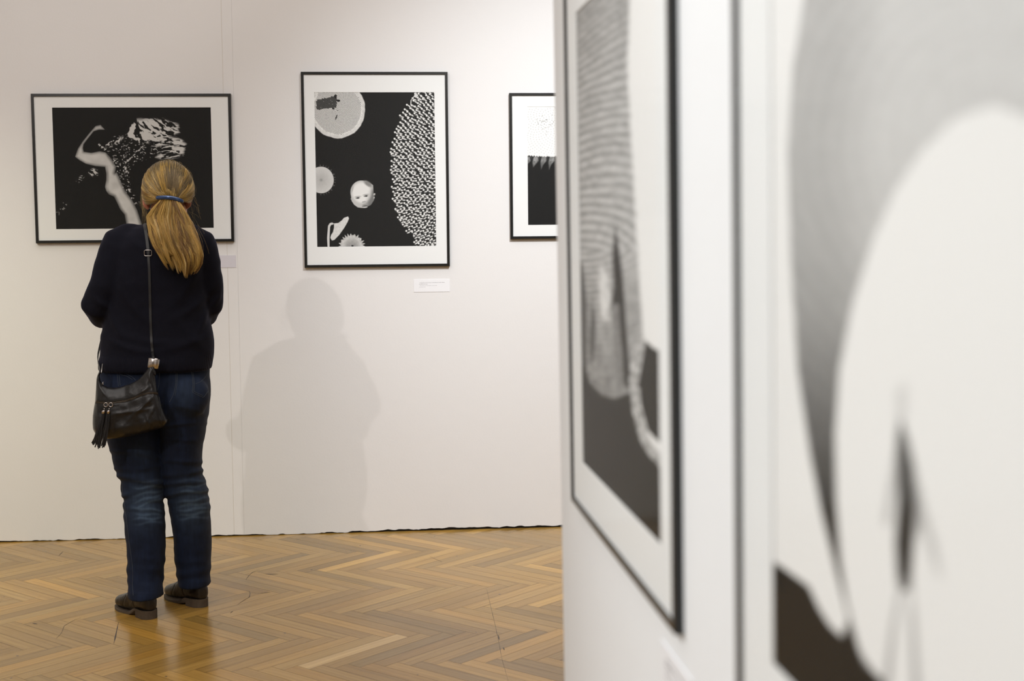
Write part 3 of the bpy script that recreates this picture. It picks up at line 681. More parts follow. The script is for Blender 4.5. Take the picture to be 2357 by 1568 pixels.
# --- jeans
jn = MB()
hip = [S(835,236,480,5.345,.112), S(852,230,482,5.342,.122), S(880,226,483,5.338,.132), S(905,226,482,5.336,.136), S(930,229,479,5.337,.132), S(955,233,477,5.340,.120), S(975,240,474,5.345,.098)]
jn.add(*loft(hip[::-1], 40, 2.3))
Lg = [S(905,228,366,5.332,.118), S(950,234,370,5.332,.120), S(985,243,372,5.332,.112), S(1020,252,373,5.328,.104), S(1060,262,374,5.322,.095), S(1085,271,374,5.318,.089), S(1107,279,374,5.314,.084), S(1127,279,373.5,5.308,.082),
      S(1147,286,375,5.302,.080), S(1158,285,376,5.299,.080), S(1175,287,378,5.294,.081), S(1205,289,380,5.286,.083), S(1245,292,380,5.276,.082), S(1285,294,377,5.266,.078), S(1310,293,376,5.260,.077), S(1330,297,375,5.256,.077), S(1355,297,375,5.238,.083), S(1373,299,374.5,5.232,.086)]
Rg = [S(905,367,482,5.342,.116), S(950,369,478,5.345,.118), S(985,371,473,5.347,.108), S(1020,371,467,5.351,.100), S(1050,372,463,5.354,.094), S(1075,373,462,5.356,.088), S(1092,373,465,5.359,.084), S(1105,375,471,5.362,.083),
      S(1125,379,477,5.365,.082), S(1150,386,480,5.371,.081), S(1180,391,483,5.376,.082), S(1215,397,484.5,5.381,.082), S(1250,403,484.5,5.386,.079), S(1290,405,484,5.391,.076), S(1325,409,484,5.394,.080), S(1346,413,484,5.395,.083)]
jn.add(*loft(Lg[::-1], 36, 2.2)); jn.add(*loft(Rg[::-1], 36, 2.2))
jn.add(*ellipsoid(W(308,915,5.270), (.088,.075,.09))); jn.add(*ellipsoid(W(428,912,5.280), (.086,.075,.09)))
jn_me, V, E = remesh(jn, .0045, 4)
N = normals(jn_me); px, py = proj(V); dd = np.zeros(len(V)); fade = np.zeros(len(V))
back = V[:,1] < 5.45
for sd, cx, folds in ((-1, 328, [(1048,.10,.0040,5),(1076,-.15,.0060,5),(1106,.05,.0080,6),(1128,-.30,.0070,5),(1155,-.22,.0070,5),(1172,.10,.0045,5),(1200,.05,.003,7),(1312,-.1,.0050,8),(1285,.2,.004,8),(1345,.15,.004,8)]),
                      (1, 425, [(978,.03,.0045,4),(1012,-.03,.0030,5),(1062,.02,.0055,5),(1088,-.12,.0080,5),(1112,-.10,.0070,5),(1136,-.12,.0060,5),(1156,-.14,.0050,5),(1176,-.1,.003,6),(1290,.15,.004,9),(1320,-.2,.005,8),(940,.35,.004,6)])):
    side = (px < 374) if sd < 0 else (px >= 374)
    for y0, sl, am, wd in folds:
        t = (px-cx)/50.; yy = y0+sl*(px-cx)+3.5*np.sin(t*1.7+y0)+(3 if sd < 0 else -3)*t; env = np.clip(.35+.65*(fbm(np.c_[t*1.1+y0, t*0], 2, int(y0)) > .42)+.12*np.abs(t)**2, 0, 1.0)
        b_ = (py-yy)/wd; dd += .6*side*am*env*(np.exp(-b_*b_)-.55*np.exp(-(b_-1.9)**2))
# whisker fades behind the knees
for sd, cx, ws in ((-1, 336, [(1108,-.02,.35),(1122,-.05,.75),(1136,-.18,.7),(1149,-.30,.8),(1160,-.34,.55),(1172,.10,.7),(1184,.04,.55),(1194,-.05,.65),(1204,-.1,.45)]), (1, 440, [(1106,-.02,.3),(1120,-.14,.6),(1132,-.03,.75),(1152,-.18,.6),(1163,-.13,.9),(1173,-.10,.85),(1184,-.14,.8),(1193,-.08,.5)])):
    side = (px < 376) if sd < 0 else (px >= 376); t = (px-cx)/48.
    for y0, sl, am in ws:
        yy = y0+sl*(px-cx)+2*np.sin(px/9.+y0); fade += side*am*np.exp(-((py-yy)/2.6)**2)*np.exp(-((px-cx-8)/34.)**4)
    fade += side*.48*np.exp(-((py-1160)/52.)**2)*np.exp(-((px-cx)/42.)**2)
fade += .18*np.exp(-((py-1040)/25.)**2)*np.exp(-((px-325)/25.)**2)+.22*np.exp(-((py-905)/40.)**2)*np.exp(-((px-425)/30.)**2)
dd += (fbm(V*np.array([7,7,9.]), 3, 5)-.5)*.010; dd += (fbm(V*np.array([26,26,40.]), 2, 8)-.5)*.003*sstep(1000,1100,py)
hem = np.maximum((px < 376)*sstep(1366,1364,py)*0+(px < 390)*(py > 1364)*1., (px > 400)*(py > 1337)*1.); dd += hem*.0015
dd -= .010*np.exp(-((px-385-.25*(905-py))/7.)**2)*sstep(860,900,py)*sstep(985,940,py)
V2 = relax(V+N*dd[:,None], E, 1); setco(jn_me, V2)
nz = fbm(np.c_[px/3., py/26.], 3, 2); nz2 = fbm(np.c_[px/14, py/14], 3, 12)
fade = np.clip(fade*(.6+.8*nz2), 0, 1)
dk = np.array([.0058,.0120,.0330]); lt_ = np.array([.058,.092,.145])
C = dk*(.72+.7*nz[:,None]*nz2[:,None]*1.6); C = C*(1-fade[:,None])+lt_*fade[:,None]*(.75+.5*nz[:,None])
colattr(jn_me, C)
def denim_mat():
    m_ = attr_mat('dark_denim', .82, .25, (1.0,.4,.0012,(700,700,120)), sheen=.03); return m_
# --- body: one continuous surface, head to feet
bd = MB()
hc = W(387.5,430,5.385)                              # skull centre
yaw, pit = math.radians(9), math.radians(-14)
Rz = np.array([[math.cos(yaw),-math.sin(yaw),0],[math.sin(yaw),math.cos(yaw),0],[0,0,1]]); Rx = np.array([[1,0,0],[0,math.cos(pit),-math.sin(pit)],[0,math.sin(pit),math.cos(pit)]])
HR = Rz@Rx
def hd(x, y, z): return hc+HR@np.array([x,y,z])
def he(c, r, n=14): bd.add(*ellipsoid(hd(*c), r, HR, n))
he((0,0,0), (.075,.092,.086), 20); he((0,.022,-.050), (.060,.068,.072), 18); he((0,.058,-.098), (.026,.026,.022)); he((0,.090,.002), (.045,.012,.014))
he((0,.092,-.030), (.013,.014,.026)); he((0,.104,-.046), (.014,.013,.010)); he((-.012,.097,-.048), (.007,.008,.006)); he((.012,.097,-.048), (.007,.008,.006))
he((-.031,.0765,-.0035), (.0150,.0120,.0065)); he((.031,.0765,-.0035), (.0150,.0120,.0065)); he((-.031,.0735,-.0235), (.0150,.0110,.0060)); he((.031,.0735,-.0235), (.0150,.0110,.0060))
he((-.036,.068,-.040), (.022,.016,.022)); he((.036,.068,-.040), (.022,.016,.022)); he((0,.088,-.071), (.021,.008,.006)); he((0,.086,-.080), (.018,.008,.006))
he((-.054,.012,-.085), (.014,.035,.022)); he((.054,.012,-.085), (.014,.035,.022))
bd.add(*tube([hd(0,-.012,-.05), W(384,500,5.375), W(380,520,5.365), W(375,545,5.355)], [.052,.053,.058,.075], 24))
bt = [S(525,300,450,5.352,.070), S(545,280,462,5.345,.085), S(600,262,468,5.338,.098), S(680,256,470,5.338,.098), S(750,252,474,5.338,.100), S(820,244,478,5.338,.108), S(890,240,470,5.338,.110), S(950,250,462,5.342,.095)]
bd.add(*loft(bt[::-1], 32, 2.3))
for G, r in ((Lg, .74), (Rg, .74)): bd.add(*tube([s[0] for s in G], [min(s[1], s[2])*r if i < 14 else .036 for i, s in enumerate(G)], 16))
for sd in (-1, 1):
    P, R_, wrist = arms[sd]; fa = P[-1]-P[-2]; fa /= np.linalg.norm(fa)
    bd.add(*tube(P[:-1]+[wrist, wrist+fa*.02], [r*.68 for r in R_[:-1]]+[.026,.024], 16))
    # relaxed hand: palm, four unequal bent fingers, thumb from the side of the palm
    inw = np.array([-sd*.80,.42,.12]); inw /= np.linalg.norm(inw); up_ = np.array([0,-.15,1.]); up_ -= inw*(up_@inw); up_ /= np.linalg.norm(up_); nr = np.cross(inw, up_)*sd
    w0 = wrist+fa*.03; pc = w0+inw*.040
    bd.add(*tube([w0, w0+inw*.03, w0+inw*.068], [.025,.037,.036], 18, flat=.42, up=nr))
    for k, (off, ln) in enumerate(((.027,.070),(.009,.078),(-.009,.073),(-.026,.058))):
        b0 = w0+inw*.064+up_*off; a1 = inw*.92-nr*.39; a2 = inw*.55-nr*.83; a3 = inw*.12-nr*.99
        q = [b0, b0+a1*ln*.42, b0+a1*ln*.42+a2*ln*.32, b0+a1*ln*.42+a2*ln*.32+a3*ln*.26]; bd.add(*tube(q, [.0092,.0086,.0080,.0070], 12))
    tb = w0+inw*.012+up_*.026; td = inw*.62+up_*.55-nr*.5; bd.add(*tube([tb, tb+td*.03, tb+td*.03+(inw*.85-nr*.4)*.032], [.012,.0105,.0085], 12))
FEET = {}
for sd, heel, ang in ((-1, np.array([-1.344,5.182,0]), 43), (1, np.array([-1.186,5.343,0]), 45)):
    a = math.radians(ang); u = np.array([-math.sin(a), math.cos(a), 0]); v = np.array([math.cos(a), math.sin(a), 0]); FEET[sd] = (heel, u, v)
    G = Lg if sd < 0 else Rg; an = G[-1][0]
    bd.add(*tube([np.array([an[0],an[1],.17]), heel+u*.055+np.array([0,0,.070]), heel+u*.12+np.array([0,0,.052]), heel+u*.19+np.array([0,0,.038])], [.032,.022,.018,.012], 14))
body_me, V, E = remesh(bd, .0045, 4)
body = obj('person', body_me, None, M_SKIN)
tag(body, 'blond woman seen from behind in dark navy sweater and jeans, studying the torso photo', 'person')
sweater = obj('sweater', sw_me, None, sweater_mat(), body)
jeans = obj('jeans', jn_me, None, denim_mat(), body)
# ears and eyes
eb = {}
for sd in (-1, 1):
    e_ = MB(); o3 = np.array([.0755*sd,-.006,-.054]) if sd < 0 else np.array([.068*sd,-.004,-.052])
    A_ = math.radians(28)*sd; Re = HR@np.array([[math.cos(A_),-math.sin(A_),0],[math.sin(A_),math.cos(A_),0],[0,0,1]])
    e_.add(*ellipsoid(hd(*o3), (.0065,.018,.030), Re, 14)); c_ = np.asarray(hd(*o3))
    rim = [c_+Re@np.array([.007*sd, -.015*math.cos(t)-.002, .029*math.sin(t)]) for t in np.linspace(-1.3,1.9,14)]; e_.add(*tube(rim, [.0038+.0012*math.sin(i/13*3.14) for i in range(14)], 8))
    e_.add(*ellipsoid(c_+Re@np.array([.002*sd,.002,-.026]), (.006,.009,.010), Re, 10))
    me, V, E = remesh(e_, .0022, 3); obj('ear', me, None, M_EAR, body)
    ey = MB().add(*ellipsoid(hd(sd*.031,.0755,-.012), (.0115,.0105,.0095), HR, 12)).obj('eye', simple('eye_white', (.8,.78,.75), .2), body, True)
    MB().add(*ellipsoid(hd(sd*.031,.0840,-.013), (.0052,.0028,.0052), HR, 10)).obj('iris', simple('iris', (.05,.09,.12), .15), ey, True)
for sd in (-1, 1):
    MB().add(*tube([hd(sd*.014,.0985,.008), hd(sd*.030,.0950,.013), hd(sd*.046,.0840,.009)], [.0016,.0024,.0012], 8)).obj('eyebrow', simple('brow_hair', (.20,.13,.06), .7), body, True)
lp = MB(); lp.add(*tube([hd(-.019,.0850,-.0745), hd(-.007,.0950,-.0715), hd(0,.0955,-.0728), hd(.007,.0950,-.0715), hd(.019,.0850,-.0745)], [.0015,.0034,.0030,.0034,.0015], 10)); lp.add(*tube([hd(-.017,.0850,-.0765), hd(0,.0945,-.0795), hd(.017,.0850,-.0765)], [.0015,.0040,.0015], 10))
lp.obj('lips', simple('lip_skin', (.50,.18,.15), .45), body, True)
# stitched seams, pockets of the jeans
jt = bvh(jn_me)
def surf_line(tree, pts, off, step=2.0):
    P = []; Nn = []
    for x, y in resample(pts, step):
        p, n = cast_px(tree, x, y)
        if p is None: continue
        if n@ray(x, y) > 0: n = -n
        if P and np.linalg.norm(p-P[-1]) > .09: continue
        P.append(p+n*off); Nn.append(n)
    if len(P) < 3: return None
    P = np.array(P); Nn = np.array(Nn)
    for _ in range(2): P[1:-1] = (P[:-2]+P[1:-1]*2+P[2:])/4
    return P, Nn
def stitch(pts, wd=.0013):
    r = surf_line(jt, pts, .0006)
    if r is not None: obj('stitching', *ribbon(r[0], r[1], wd, .0007), M_STITCH, jeans, False)
PKR = [(441,853),(444.5,886),(442,903),(468,915.5),(479,900)]
for pts in (PKR, [(444,853),(447.5,886),(445.5,901),(467,911)], [(450,884),(462,879),(472,869),(478,857)], [(270,850),(271,868),(273,890)], [(274,850),(275,868),(277,888)], [(276,857),(292,861),(306,869),(313,876)], [(276,862),(292,866),(305,874)],
            [(405,850),(404.5,886),(400,908),(390,926)], [(408,850),(407.5,887),(403,911)], [(368,850),(366,886),(361,905)], [(281,1120),(288,1168),(294,1215),(297,1244),(304,1290),(306,1320),(305,1345),(307,1371)],
            [(372,930),(374,950)]): stitch(pts)
# --- shoes
def shoe(sd):
    heel, u, v = FEET[sd]; z = np.array([0,0,1.])
    prof = [(-.002,.010,.040,.072),(.004,.022,.028,.088),(.018,.029,.026,.095),(.045,.0335,.025,.100),(.075,.035,.021,.107),(.100,.036,.015,.110),(.122,.037,.011,.102),(.148,.0400,.009,.083),(.175,.0425,.009,.069),(.205,.0415,.010,.061),(.225,.036,.011,.054),(.241,.0265,.013,.046),(.251,.013,.017,.038)]
    ub = MB(); secs = [(heel+u*a+v*(-.004*math.sin(a*12)*sd)+z*((lo+hi)/2), hw, (hi-lo)/2, (v, z)) for a, hw, lo, hi in prof]; ub.add(*loft(secs, 26, 2.4)); me, V, E = remesh(ub, .0035, 4)
    N = normals(me); q = (V-heel); a = q@u; hh = V[:,2]
    dd = .0022*(fbm(V*55, 2, 4)-.5)-.0022*np.exp(-((a-.088-.15*(hh-.06))/.0022)**2)*sstep(.03,.04,hh)-.0018*np.exp(-((a-.150+.4*(hh-.05))/.003)**2)
    for c_ in (.132,.142,.160): dd -= .0014*np.exp(-((a-c_-.004*np.sin(hh*200))/.0022)**2)*sstep(.045,.06,hh)
    setco(me, V+N*dd[:,None]); t = obj('shoe', me, None, M_SHOE, body)
    def slab(out, z0, z1, name, mt=M_SOLE):
        b = MB(); n = len(out); V = [heel+u*a+v*b_+z*z0f for (a, b_, z0f, z1f) in [(o[0], o[1], z0(o[0]), z1(o[0])) for o in out]]+[heel+u*o[0]+v*o[1]+z*z1(o[0]) for o in out]
        Fc = [(i, (i+1)%n, n+(i+1)%n, n+i) for i in range(n)]+[tuple(range(n))[::-1], tuple(range(n, 2*n))]; b.add(V, Fc); return b.obj(name, mt, t)
    ha = [p[0] for p in prof]; hw = [p[1]+.003 for p in prof]; A_ = np.r_[.04-.0424*np.cos(np.linspace(0,1.57,12))[:-1], np.linspace(.04,.175,20), .175+.0812*np.sin(np.linspace(0,1.57,14))[1:]]
    def hwf(a):
        if a < .04: return .0335*max(0,1-((.04-a)/.0425)**2.3)**.5
        if a > .175: return .0450*max(0,1-((a-.175)/.0815)**2.2)**.5
        return float(np.interp(a, [.04,.09,.12,.175], [.0335,.0355,.0370,.0450]))
    off = lambda a: -.004*math.sin(a*12)*sd
    out = [(a, hwf(a)+off(a)) for a in A_]+[(a, -hwf(a)+off(a)) for a in A_[::-1]]
    rise = lambda a: .0235*(1-float(sstep(.07,.125,np.array(a))))+.004*float(sstep(.20,.25,np.array(a)))**1
    slab(out, lambda a: rise(a)+.0005, lambda a: rise(a)+.0085, 'sole')
    B_ = np.r_[.04-.0424*np.cos(np.linspace(0,1.57,12))[:-1], np.linspace(.04,.072,4)]; out = [(a, hwf(a)*1.0+off(a)) for a in B_]+[(a, -hwf(a)*1.0+off(a)) for a in B_[::-1]]
    slab(out, lambda a: .0004, lambda a: .0242, 'heel')
    lb = MB()
    for a, zt in ((.116,.106),(.127,.099),(.138,.090),(.149,.083)):
        c_ = heel+u*a+z*(zt+.001); lb.add(*tube([c_-v*.016-z*.008, c_-v*.006+z*.001, c_+v*.006+z*.001, c_+v*.016-z*.008], .0016, 8))
    if sd < 0:
        c_ = heel+u*.110+z*.108; lb.add(*tube([c_, c_-v*.010+z*.006, c_-v*.020+z*.002+u*.01], .0012, 6))
    lb.obj('lace', M_LACE, t, True); return t
shoe(-1); shoe(1)
# --- hair
EC = W(387.5,441,5.372); ER = np.array([.0880,.106,.1065])
clip_px = np.array([391.,459.])
def ell_back(px_, py_):                              # the point of the hair surface seen at a pixel
    o = (CP-EC)/ER; d_ = ray(px_, py_)/ER; a = d_@d_; b = 2*o@d_; c = o@o-1; D = b*b-4*a*c
    if D < 0: D = 0
    return CP+ray(px_, py_)*((-b-math.sqrt(D))/(2*a))
def strands(PTS, rad, cols, k=3):
    """PTS (n,L,3), rad (n,L) -> one mesh of thin tapering fibres"""
    n, L, _ = PTS.shape; T = np.gradient(PTS, axis=1); T /= np.linalg.norm(T, axis=2, keepdims=True)+1e-9
    a = np.tile([.3,-.9,.25], (n,L,1)); b = np.cross(T, a); b /= np.linalg.norm(b, axis=2, keepdims=True)+1e-9; c = np.cross(T, b)
    V = np.empty((n,L,k,3))
    for j in range(k):
        t = 2*math.pi*j/k; V[:,:,j] = PTS+rad[:,:,None]*(b*math.cos(t)+c*math.sin(t))
    idx = np.arange(n*L*k).reshape(n,L,k); Q = []
    for j in range(k):
        j2 = (j+1)%k; Q.append(np.stack([idx[:,:-1,j], idx[:,:-1,j2], idx[:,1:,j2], idx[:,1:,j]], -1).reshape(-1,4))
    me = mesh_np('hair', V.reshape(-1,3), np.concatenate(Q)); C = np.repeat(np.repeat(cols[:,None,:], L, 1)[:,:,None,:], k, 2).reshape(-1,3); colattr(me, C); return me
def hair_ok(D):                                      # unit direction (ellipsoid space) covered by swept back hair
    x, y, z = D; lim = np.interp(y, [-1,-.2,.1,.35,.6,.85,1], [-.40,-.30,-.22,-.12,.04,.30,.44]); return z > lim
GOLD = np.array([.52,.325,.080]); ASH = np.array([.30,.215,.105]); DEEP = np.array([.30,.165,.045]); LIGHT = np.array([.66,.47,.19])
L = 16; PT = []; RD = []; CL = []
nl = 230
for lk in range(nl):
    while True:
        D = rng.normal(size=3); D /= np.linalg.norm(D)
        if D[1] > .82: D[1] = .4+.4*rng.rand(); D /= np.linalg.norm(D)
        if hair_ok(D) and (D[1] > -.55 or rng.rand() < .30): break
    tone = rng.rand(); locc = (ASH if tone < .28 else DEEP if tone < .45 else GOLD if tone < .8 else LIGHT).copy()
    if D[2] > .45 and abs(D[0]) < .6 and rng.rand() < .75: locc = ASH*(.5+.4*rng.rand())
    if D[2] < .2: locc = GOLD*.5+LIGHT*.5*rng.rand()+.15*GOLD
    lift = .004+.010*rng.rand(); wv = rng.normal()*.05
    for s_ in range(30):
        d0 = D+rng.normal(size=3)*np.array([.05,.05,.05]); d0 /= np.linalg.norm(d0)
        uu = np.clip(d0[0]*.85, -1, 1); tx = clip_px[0]+uu*20+rng.normal()*1.6; ty = clip_px[1]-1+4.5*(tx-390)/30*.4
        e = (ell_back(tx, ty)-EC)/ER; e /= np.linalg.norm(e); om = math.acos(np.clip(d0@e, -1, 1)); t = np.linspace(0,1,L)
        sl = (np.sin((1-t)*om)[:,None]*d0+np.sin(t*om)[:,None]*e)/math.sin(om)
        side = np.cross(d0, e); side /= np.linalg.norm(side)+1e-9; sl = sl+side*(wv*np.sin(t*math.pi*1.0)+.012*rng.normal()*np.sin(t*6+rng.rand()*6))[:,None]*np.sin(t*math.pi)[:,None]
        sl /= np.linalg.norm(sl, axis=1, keepdims=True)
        r_ = 1+(lift+.006*rng.rand())/.1*np.sin(np.clip(t*1.3,0,1)*math.pi*.5)*(1-.75*t**3)-.02*(1-t)**4
        PT.append(EC+sl*ER*r_[:,None]); RD.append((.0004+.0003*rng.rand())*np.ones(L)); CL.append(locc*(1+.22*rng.normal()))
# ponytail
TB = np.array([(462,368,411),(472,358,419),(484,349,427),(498,338,435),(515,338.5,442),(540,344.5,452),(565,354,460),(588,368,465),(608,380,463),(627,391,453),(645,412,438)], float)
L2 = 22
def tail_path(u_, v_, t, wav, ph, lenf):
    yy = 459+(t*lenf)*184; xl = np.interp(yy, TB[:,0], TB[:,1]); xr = np.interp(yy, TB[:,0], TB[:,2]); uu = np.clip(u_+wav*np.sin(t*5.2+ph)*np.clip(t*2.2,0,1), -1.06, 1.06)
    x = (xl+xr)/2+(xr-xl)/2*uu; Yc = np.interp(yy, [455,470,490,510,540,580,620,650], [5.262,5.255,5.247,5.232,5.205,5.186,5.180,5.182])
    hw = np.interp(yy, [455,480,540,600,650], [.010,.022,.026,.022,.010]); Y = Yc-hw*v_*np.sqrt(np.clip(1-.8*uu*uu, .05, 1))-.004*np.sin(t*9+ph*2)
    return np.stack([at(a, b, c) for a, b, c in zip(x, yy, Y)])
for lk in range(190):
    u_ = (rng.rand()*2-1)*.97; v_ = rng.uniform(-.9,1.0); wav = .13+.09*rng.normal(); ph = 2.6*u_+.9*rng.normal()+2.0; lenf = np.clip(1.0-.20*abs(u_+.0)*rng.rand()-(.22*rng.rand() if u_ < -.1 else 0)-.10*rng.rand(), .5, 1.0)
    if u_ < -.5: lenf = min(lenf, .80+.1*rng.rand())
    tone = rng.rand(); locc = (DEEP*.75 if tone < .30 else GOLD*.8 if tone < .60 else GOLD*1.05 if tone < .84 else LIGHT*1.05).copy()
    if v_ < -.1: locc = locc*.55  # deeper locks darkened: shade between locks put into their colour
    for s_ in range(26):
        t = np.linspace(0,1,L2); lf = lenf*(1-.05*rng.rand()); sp = .032
        P = tail_path(u_+rng.normal()*sp, v_+rng.normal()*.12, t, wav+rng.normal()*.012, ph+rng.normal()*.1, lf)
        P = P+np.cumsum(rng.normal(size=(L2,3))*.00012, axis=0)
        PT2 = P; tp = np.clip((1-t)*7, .25, 1); PT.append(None); RD.append((.00036+.0003*rng.rand())*tp); 
        ed = 1+.07*rng.normal(); CL.append(locc*ed*(np.array([1.05,.92,.8]) if rng.rand() < .3 else 1)); PT[-1] = PT2
h1 = [i for i in range(len(PT)) if len(PT[i]) == L]; h2 = [i for i in range(len(PT)) if len(PT[i]) == L2]
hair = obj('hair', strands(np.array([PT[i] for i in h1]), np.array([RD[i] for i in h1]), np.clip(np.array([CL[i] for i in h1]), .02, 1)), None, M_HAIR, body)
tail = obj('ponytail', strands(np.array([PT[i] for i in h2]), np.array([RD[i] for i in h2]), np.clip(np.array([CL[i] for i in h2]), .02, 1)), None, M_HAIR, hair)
tag(tail, 'long golden ponytail hanging down the back')
# scalp layer under the strands; shade between strands is put into its dark colour
n = 60; V = []; Fc = []; keep = {}
for j in range(n+1):
    for i in range(2*n):
        ph = math.pi*j/n; a = math.pi*i/n; D = np.array([math.sin(ph)*math.cos(a), math.sin(ph)*math.sin(a), math.cos(ph)]); V.append(EC+D*ER*.985); keep[len(V)-1] = hair_ok(D)
for j in range(n):
    for i in range(2*n):
        q = (j*2*n+i, (j+1)*2*n+i, (j+1)*2*n+(i+1)%(2*n), j*2*n+(i+1)%(2*n))
        if all(keep[k] for k in q): Fc.append(q)
me = mesh_np('hair_base', np.array(V), Fc); P = np.array(V)
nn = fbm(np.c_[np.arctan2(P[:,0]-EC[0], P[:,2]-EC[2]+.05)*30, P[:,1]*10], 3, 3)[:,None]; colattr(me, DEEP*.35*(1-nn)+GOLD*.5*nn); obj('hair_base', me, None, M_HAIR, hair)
# core of the ponytail
tb = MB(); secs = []
for yy, xl, xr in TB[:-1]:
    Yc = np.interp(yy, [455,470,490,510,540,580,620,650], [5.262,5.255,5.247,5.232,5.205,5.186,5.180,5.182]); a = at(xl+3,yy,Yc); b = at(xr-3,yy,Yc); secs.append(((a+b)/2, (b[0]-a[0])/2*.86, .011))
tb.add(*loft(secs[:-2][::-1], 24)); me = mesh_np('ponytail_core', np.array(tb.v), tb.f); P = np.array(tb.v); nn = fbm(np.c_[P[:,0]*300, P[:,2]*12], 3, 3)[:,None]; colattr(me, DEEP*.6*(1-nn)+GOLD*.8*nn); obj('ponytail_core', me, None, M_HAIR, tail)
# loose flyaway hairs
PT = []; RD = []; CL = []; Lf = 14
for i in range(120):
    t = np.linspace(0,1,Lf)
    if i < 38:   # wisps hanging before the left ear
        x0 = rng.uniform(329,342); y0 = rng.uniform(425,470); x = x0+rng.normal()*4*t+3*np.sin(t*4+rng.rand()*6)-rng.rand()*7*np.sin(t*3); y = y0+t*rng.uniform(25,70); Y = 5.36+.04*rng.rand()+0*t
    elif i < 52: # wisps right side
        x0 = rng.uniform(434,446); y0 = rng.uniform(440,490); x = x0+rng.uniform(-5,26)*t+4*np.sin(t*4+rng.rand()*6); y = y0+t*rng.uniform(15,60); Y = 5.35+.05*rng.rand()+0*t
    elif i < 64: # strays off the ponytail
        x0 = rng.uniform(440,460); y0 = rng.uniform(505,550); x = x0+rng.uniform(2,26)*t+3*np.sin(t*3); y = y0+t*rng.uniform(20,70); Y = 5.20-.02*rng.rand()+0*t
    else:        # arcs above the crown
        a0 = rng.uniform(-2.9,-.25); a1 = a0+rng.uniform(-.5,.5); a = a0+(a1-a0)*t; r_ = 1+.07*rng.rand()*np.sin(t*math.pi); x = 387.5+60*np.cos(a)*r_; y = 441+70*np.sin(a)*r_; Y = 5.37+.02*rng.normal()+0*t
    PT.append(np.stack([at(p, q, r) for p, q, r in zip(x, y, Y)])); RD.append(np.full(Lf, .00017)); CL.append(LIGHT*(.7+.3*rng.rand()))
tag(obj('flyaway_hair', strands(np.array(PT), np.array(RD), np.array(CL)), None, M_HAIR, hair), kind='stuff')
# barrette
cb = MB(); P = []; xs = np.linspace(361,419.5,15); Yq = ell_back(390,458)[1]-.034
for x in xs:
    t = (x-390)/30; y = 455.2+8.5*max(0, (x-380)/40)**2-.8*math.sin((x-361)/60*3.14); P.append(at(x, y, Yq+.012*t*t))
P = np.array(P); cb.add(*tube(P, [.0066,.0072]+[.0074]*11+[.0072,.0066], 16, flat=.6, up=(0,-1,0)))
clip = cb.obj('barrette', M_BLUE, hair, True); tag(clip, 'curved glossy blue barrette')
# ------------------------------------------------------------------ shoulder bag
def inflate(outline, Yc, half, cell=2.0, rnd=14., bulge=None):
    """cushion shape: outline in photo pixels at distance Yc"""
    O = np.array(outline, float); lo = O.min(0)-cell; hi = O.max(0)+cell; nx = int((hi[0]-lo[0])/cell)+2; ny = int((hi[1]-lo[1])/cell)+2
    X_, Y_ = np.meshgrid(lo[0]+np.arange(nx)*cell, lo[1]+np.arange(ny)*cell); G = np.c_[X_.ravel(), Y_.ravel()]; sd = seg_sd(G, O)
    ins = sd < cell*.75; idx = np.arange(nx*ny).reshape(ny,nx); use = ins.reshape(ny,nx); q = use[:-1,:-1]&use[1:,:-1]&use[1:,1:]&use[:-1,1:]
    Q = np.stack([idx[:-1,:-1], idx[1:,:-1], idx[1:,1:], idx[:-1,1:]], -1)[q]
    used = np.unique(Q); mp = -np.ones(nx*ny, int); mp[used] = np.arange(len(used)); G = G[used]; Q = mp[Q]
    ed = {}
    for f in Q:
        for k in range(4): a, b = int(f[k]), int(f[(k+1)%4]); ed[(a,b)] = 1
    bnd = [(a,b) for (a,b) in ed if (b,a) not in ed]; bv = np.unique(np.array(bnd).ravel())
    for i in bv:                                     # snap border to the outline
        best = None
        for k in range(len(O)):
            a, b = O[k], O[(k+1)%len(O)]; e = b-a; t = np.clip(((G[i]-a)@e)/(e@e), 0, 1); p = a+e*t; d_ = np.linalg.norm(G[i]-p)
            if best is None or d_ < best[0]: best = (d_, p)
        G[i] = best[1]
    sd = np.maximum(0, -seg_sd(G, O)); sd[bv] = 0; h = half*np.sqrt(np.clip(1-(1-np.clip(sd/rnd, 0, 1))**2, 0, 1))
    if bulge is not None: h = h*bulge(G)
    nV = len(G); Vf = np.stack([at(x, y, Yc-a) for (x, y), a in zip(G, h)]); Vb = np.stack([at(x, y, Yc) for (x, y) in G]); Vb[:,1] += h*.8
    isb = np.zeros(nV, bool); isb[bv] = True; mp2 = np.arange(nV)+nV; mp2[isb] = np.where(isb)[0]
    V = np.concatenate([Vf, Vb]); Fc = [tuple(map(int, f[::-1])) for f in Q]+[tuple(int(mp2[k]) for k in f) for f in Q]
    return V, Fc, G
BO = [(229,853),(233,856),(229,866),(231.5,877),(238,887),(249,892),(262,893),(276,891.5),(300,884),(318,874),(330,862),(339,850),(343,845),(354,846),(357,866),(360,885),(363.5,906),(371,930),(379,953),(385,966),(384,973),(378,981),(370,986),(356,990),(340,995),(315,1001),(292,1006),(270,1009.5),(248,1010.5),(232,1006),(219,998),(214,988),(213,975),(213.5,958),(216,940),(219,924),(220.5,900),(222,872),(225,862)]
bag = empty('shoulder_bag', tuple(W(300,950,5.13)))
bag.location = (float(W(300,1010,5.13)[0]), 5.13, float(W(300,1010,5.13)[2])); tag(bag, "black leather shoulder bag with tassels hanging at the woman's left hip", 'bag')
BI = Matrix.Translation(-bag.location)
def bagpart(name, V, Fc, mt, parent=None, smooth=True):
    V = np.asarray(V)-np.array(bag.location); return obj(name, V, Fc, mt, parent or bag, smooth)
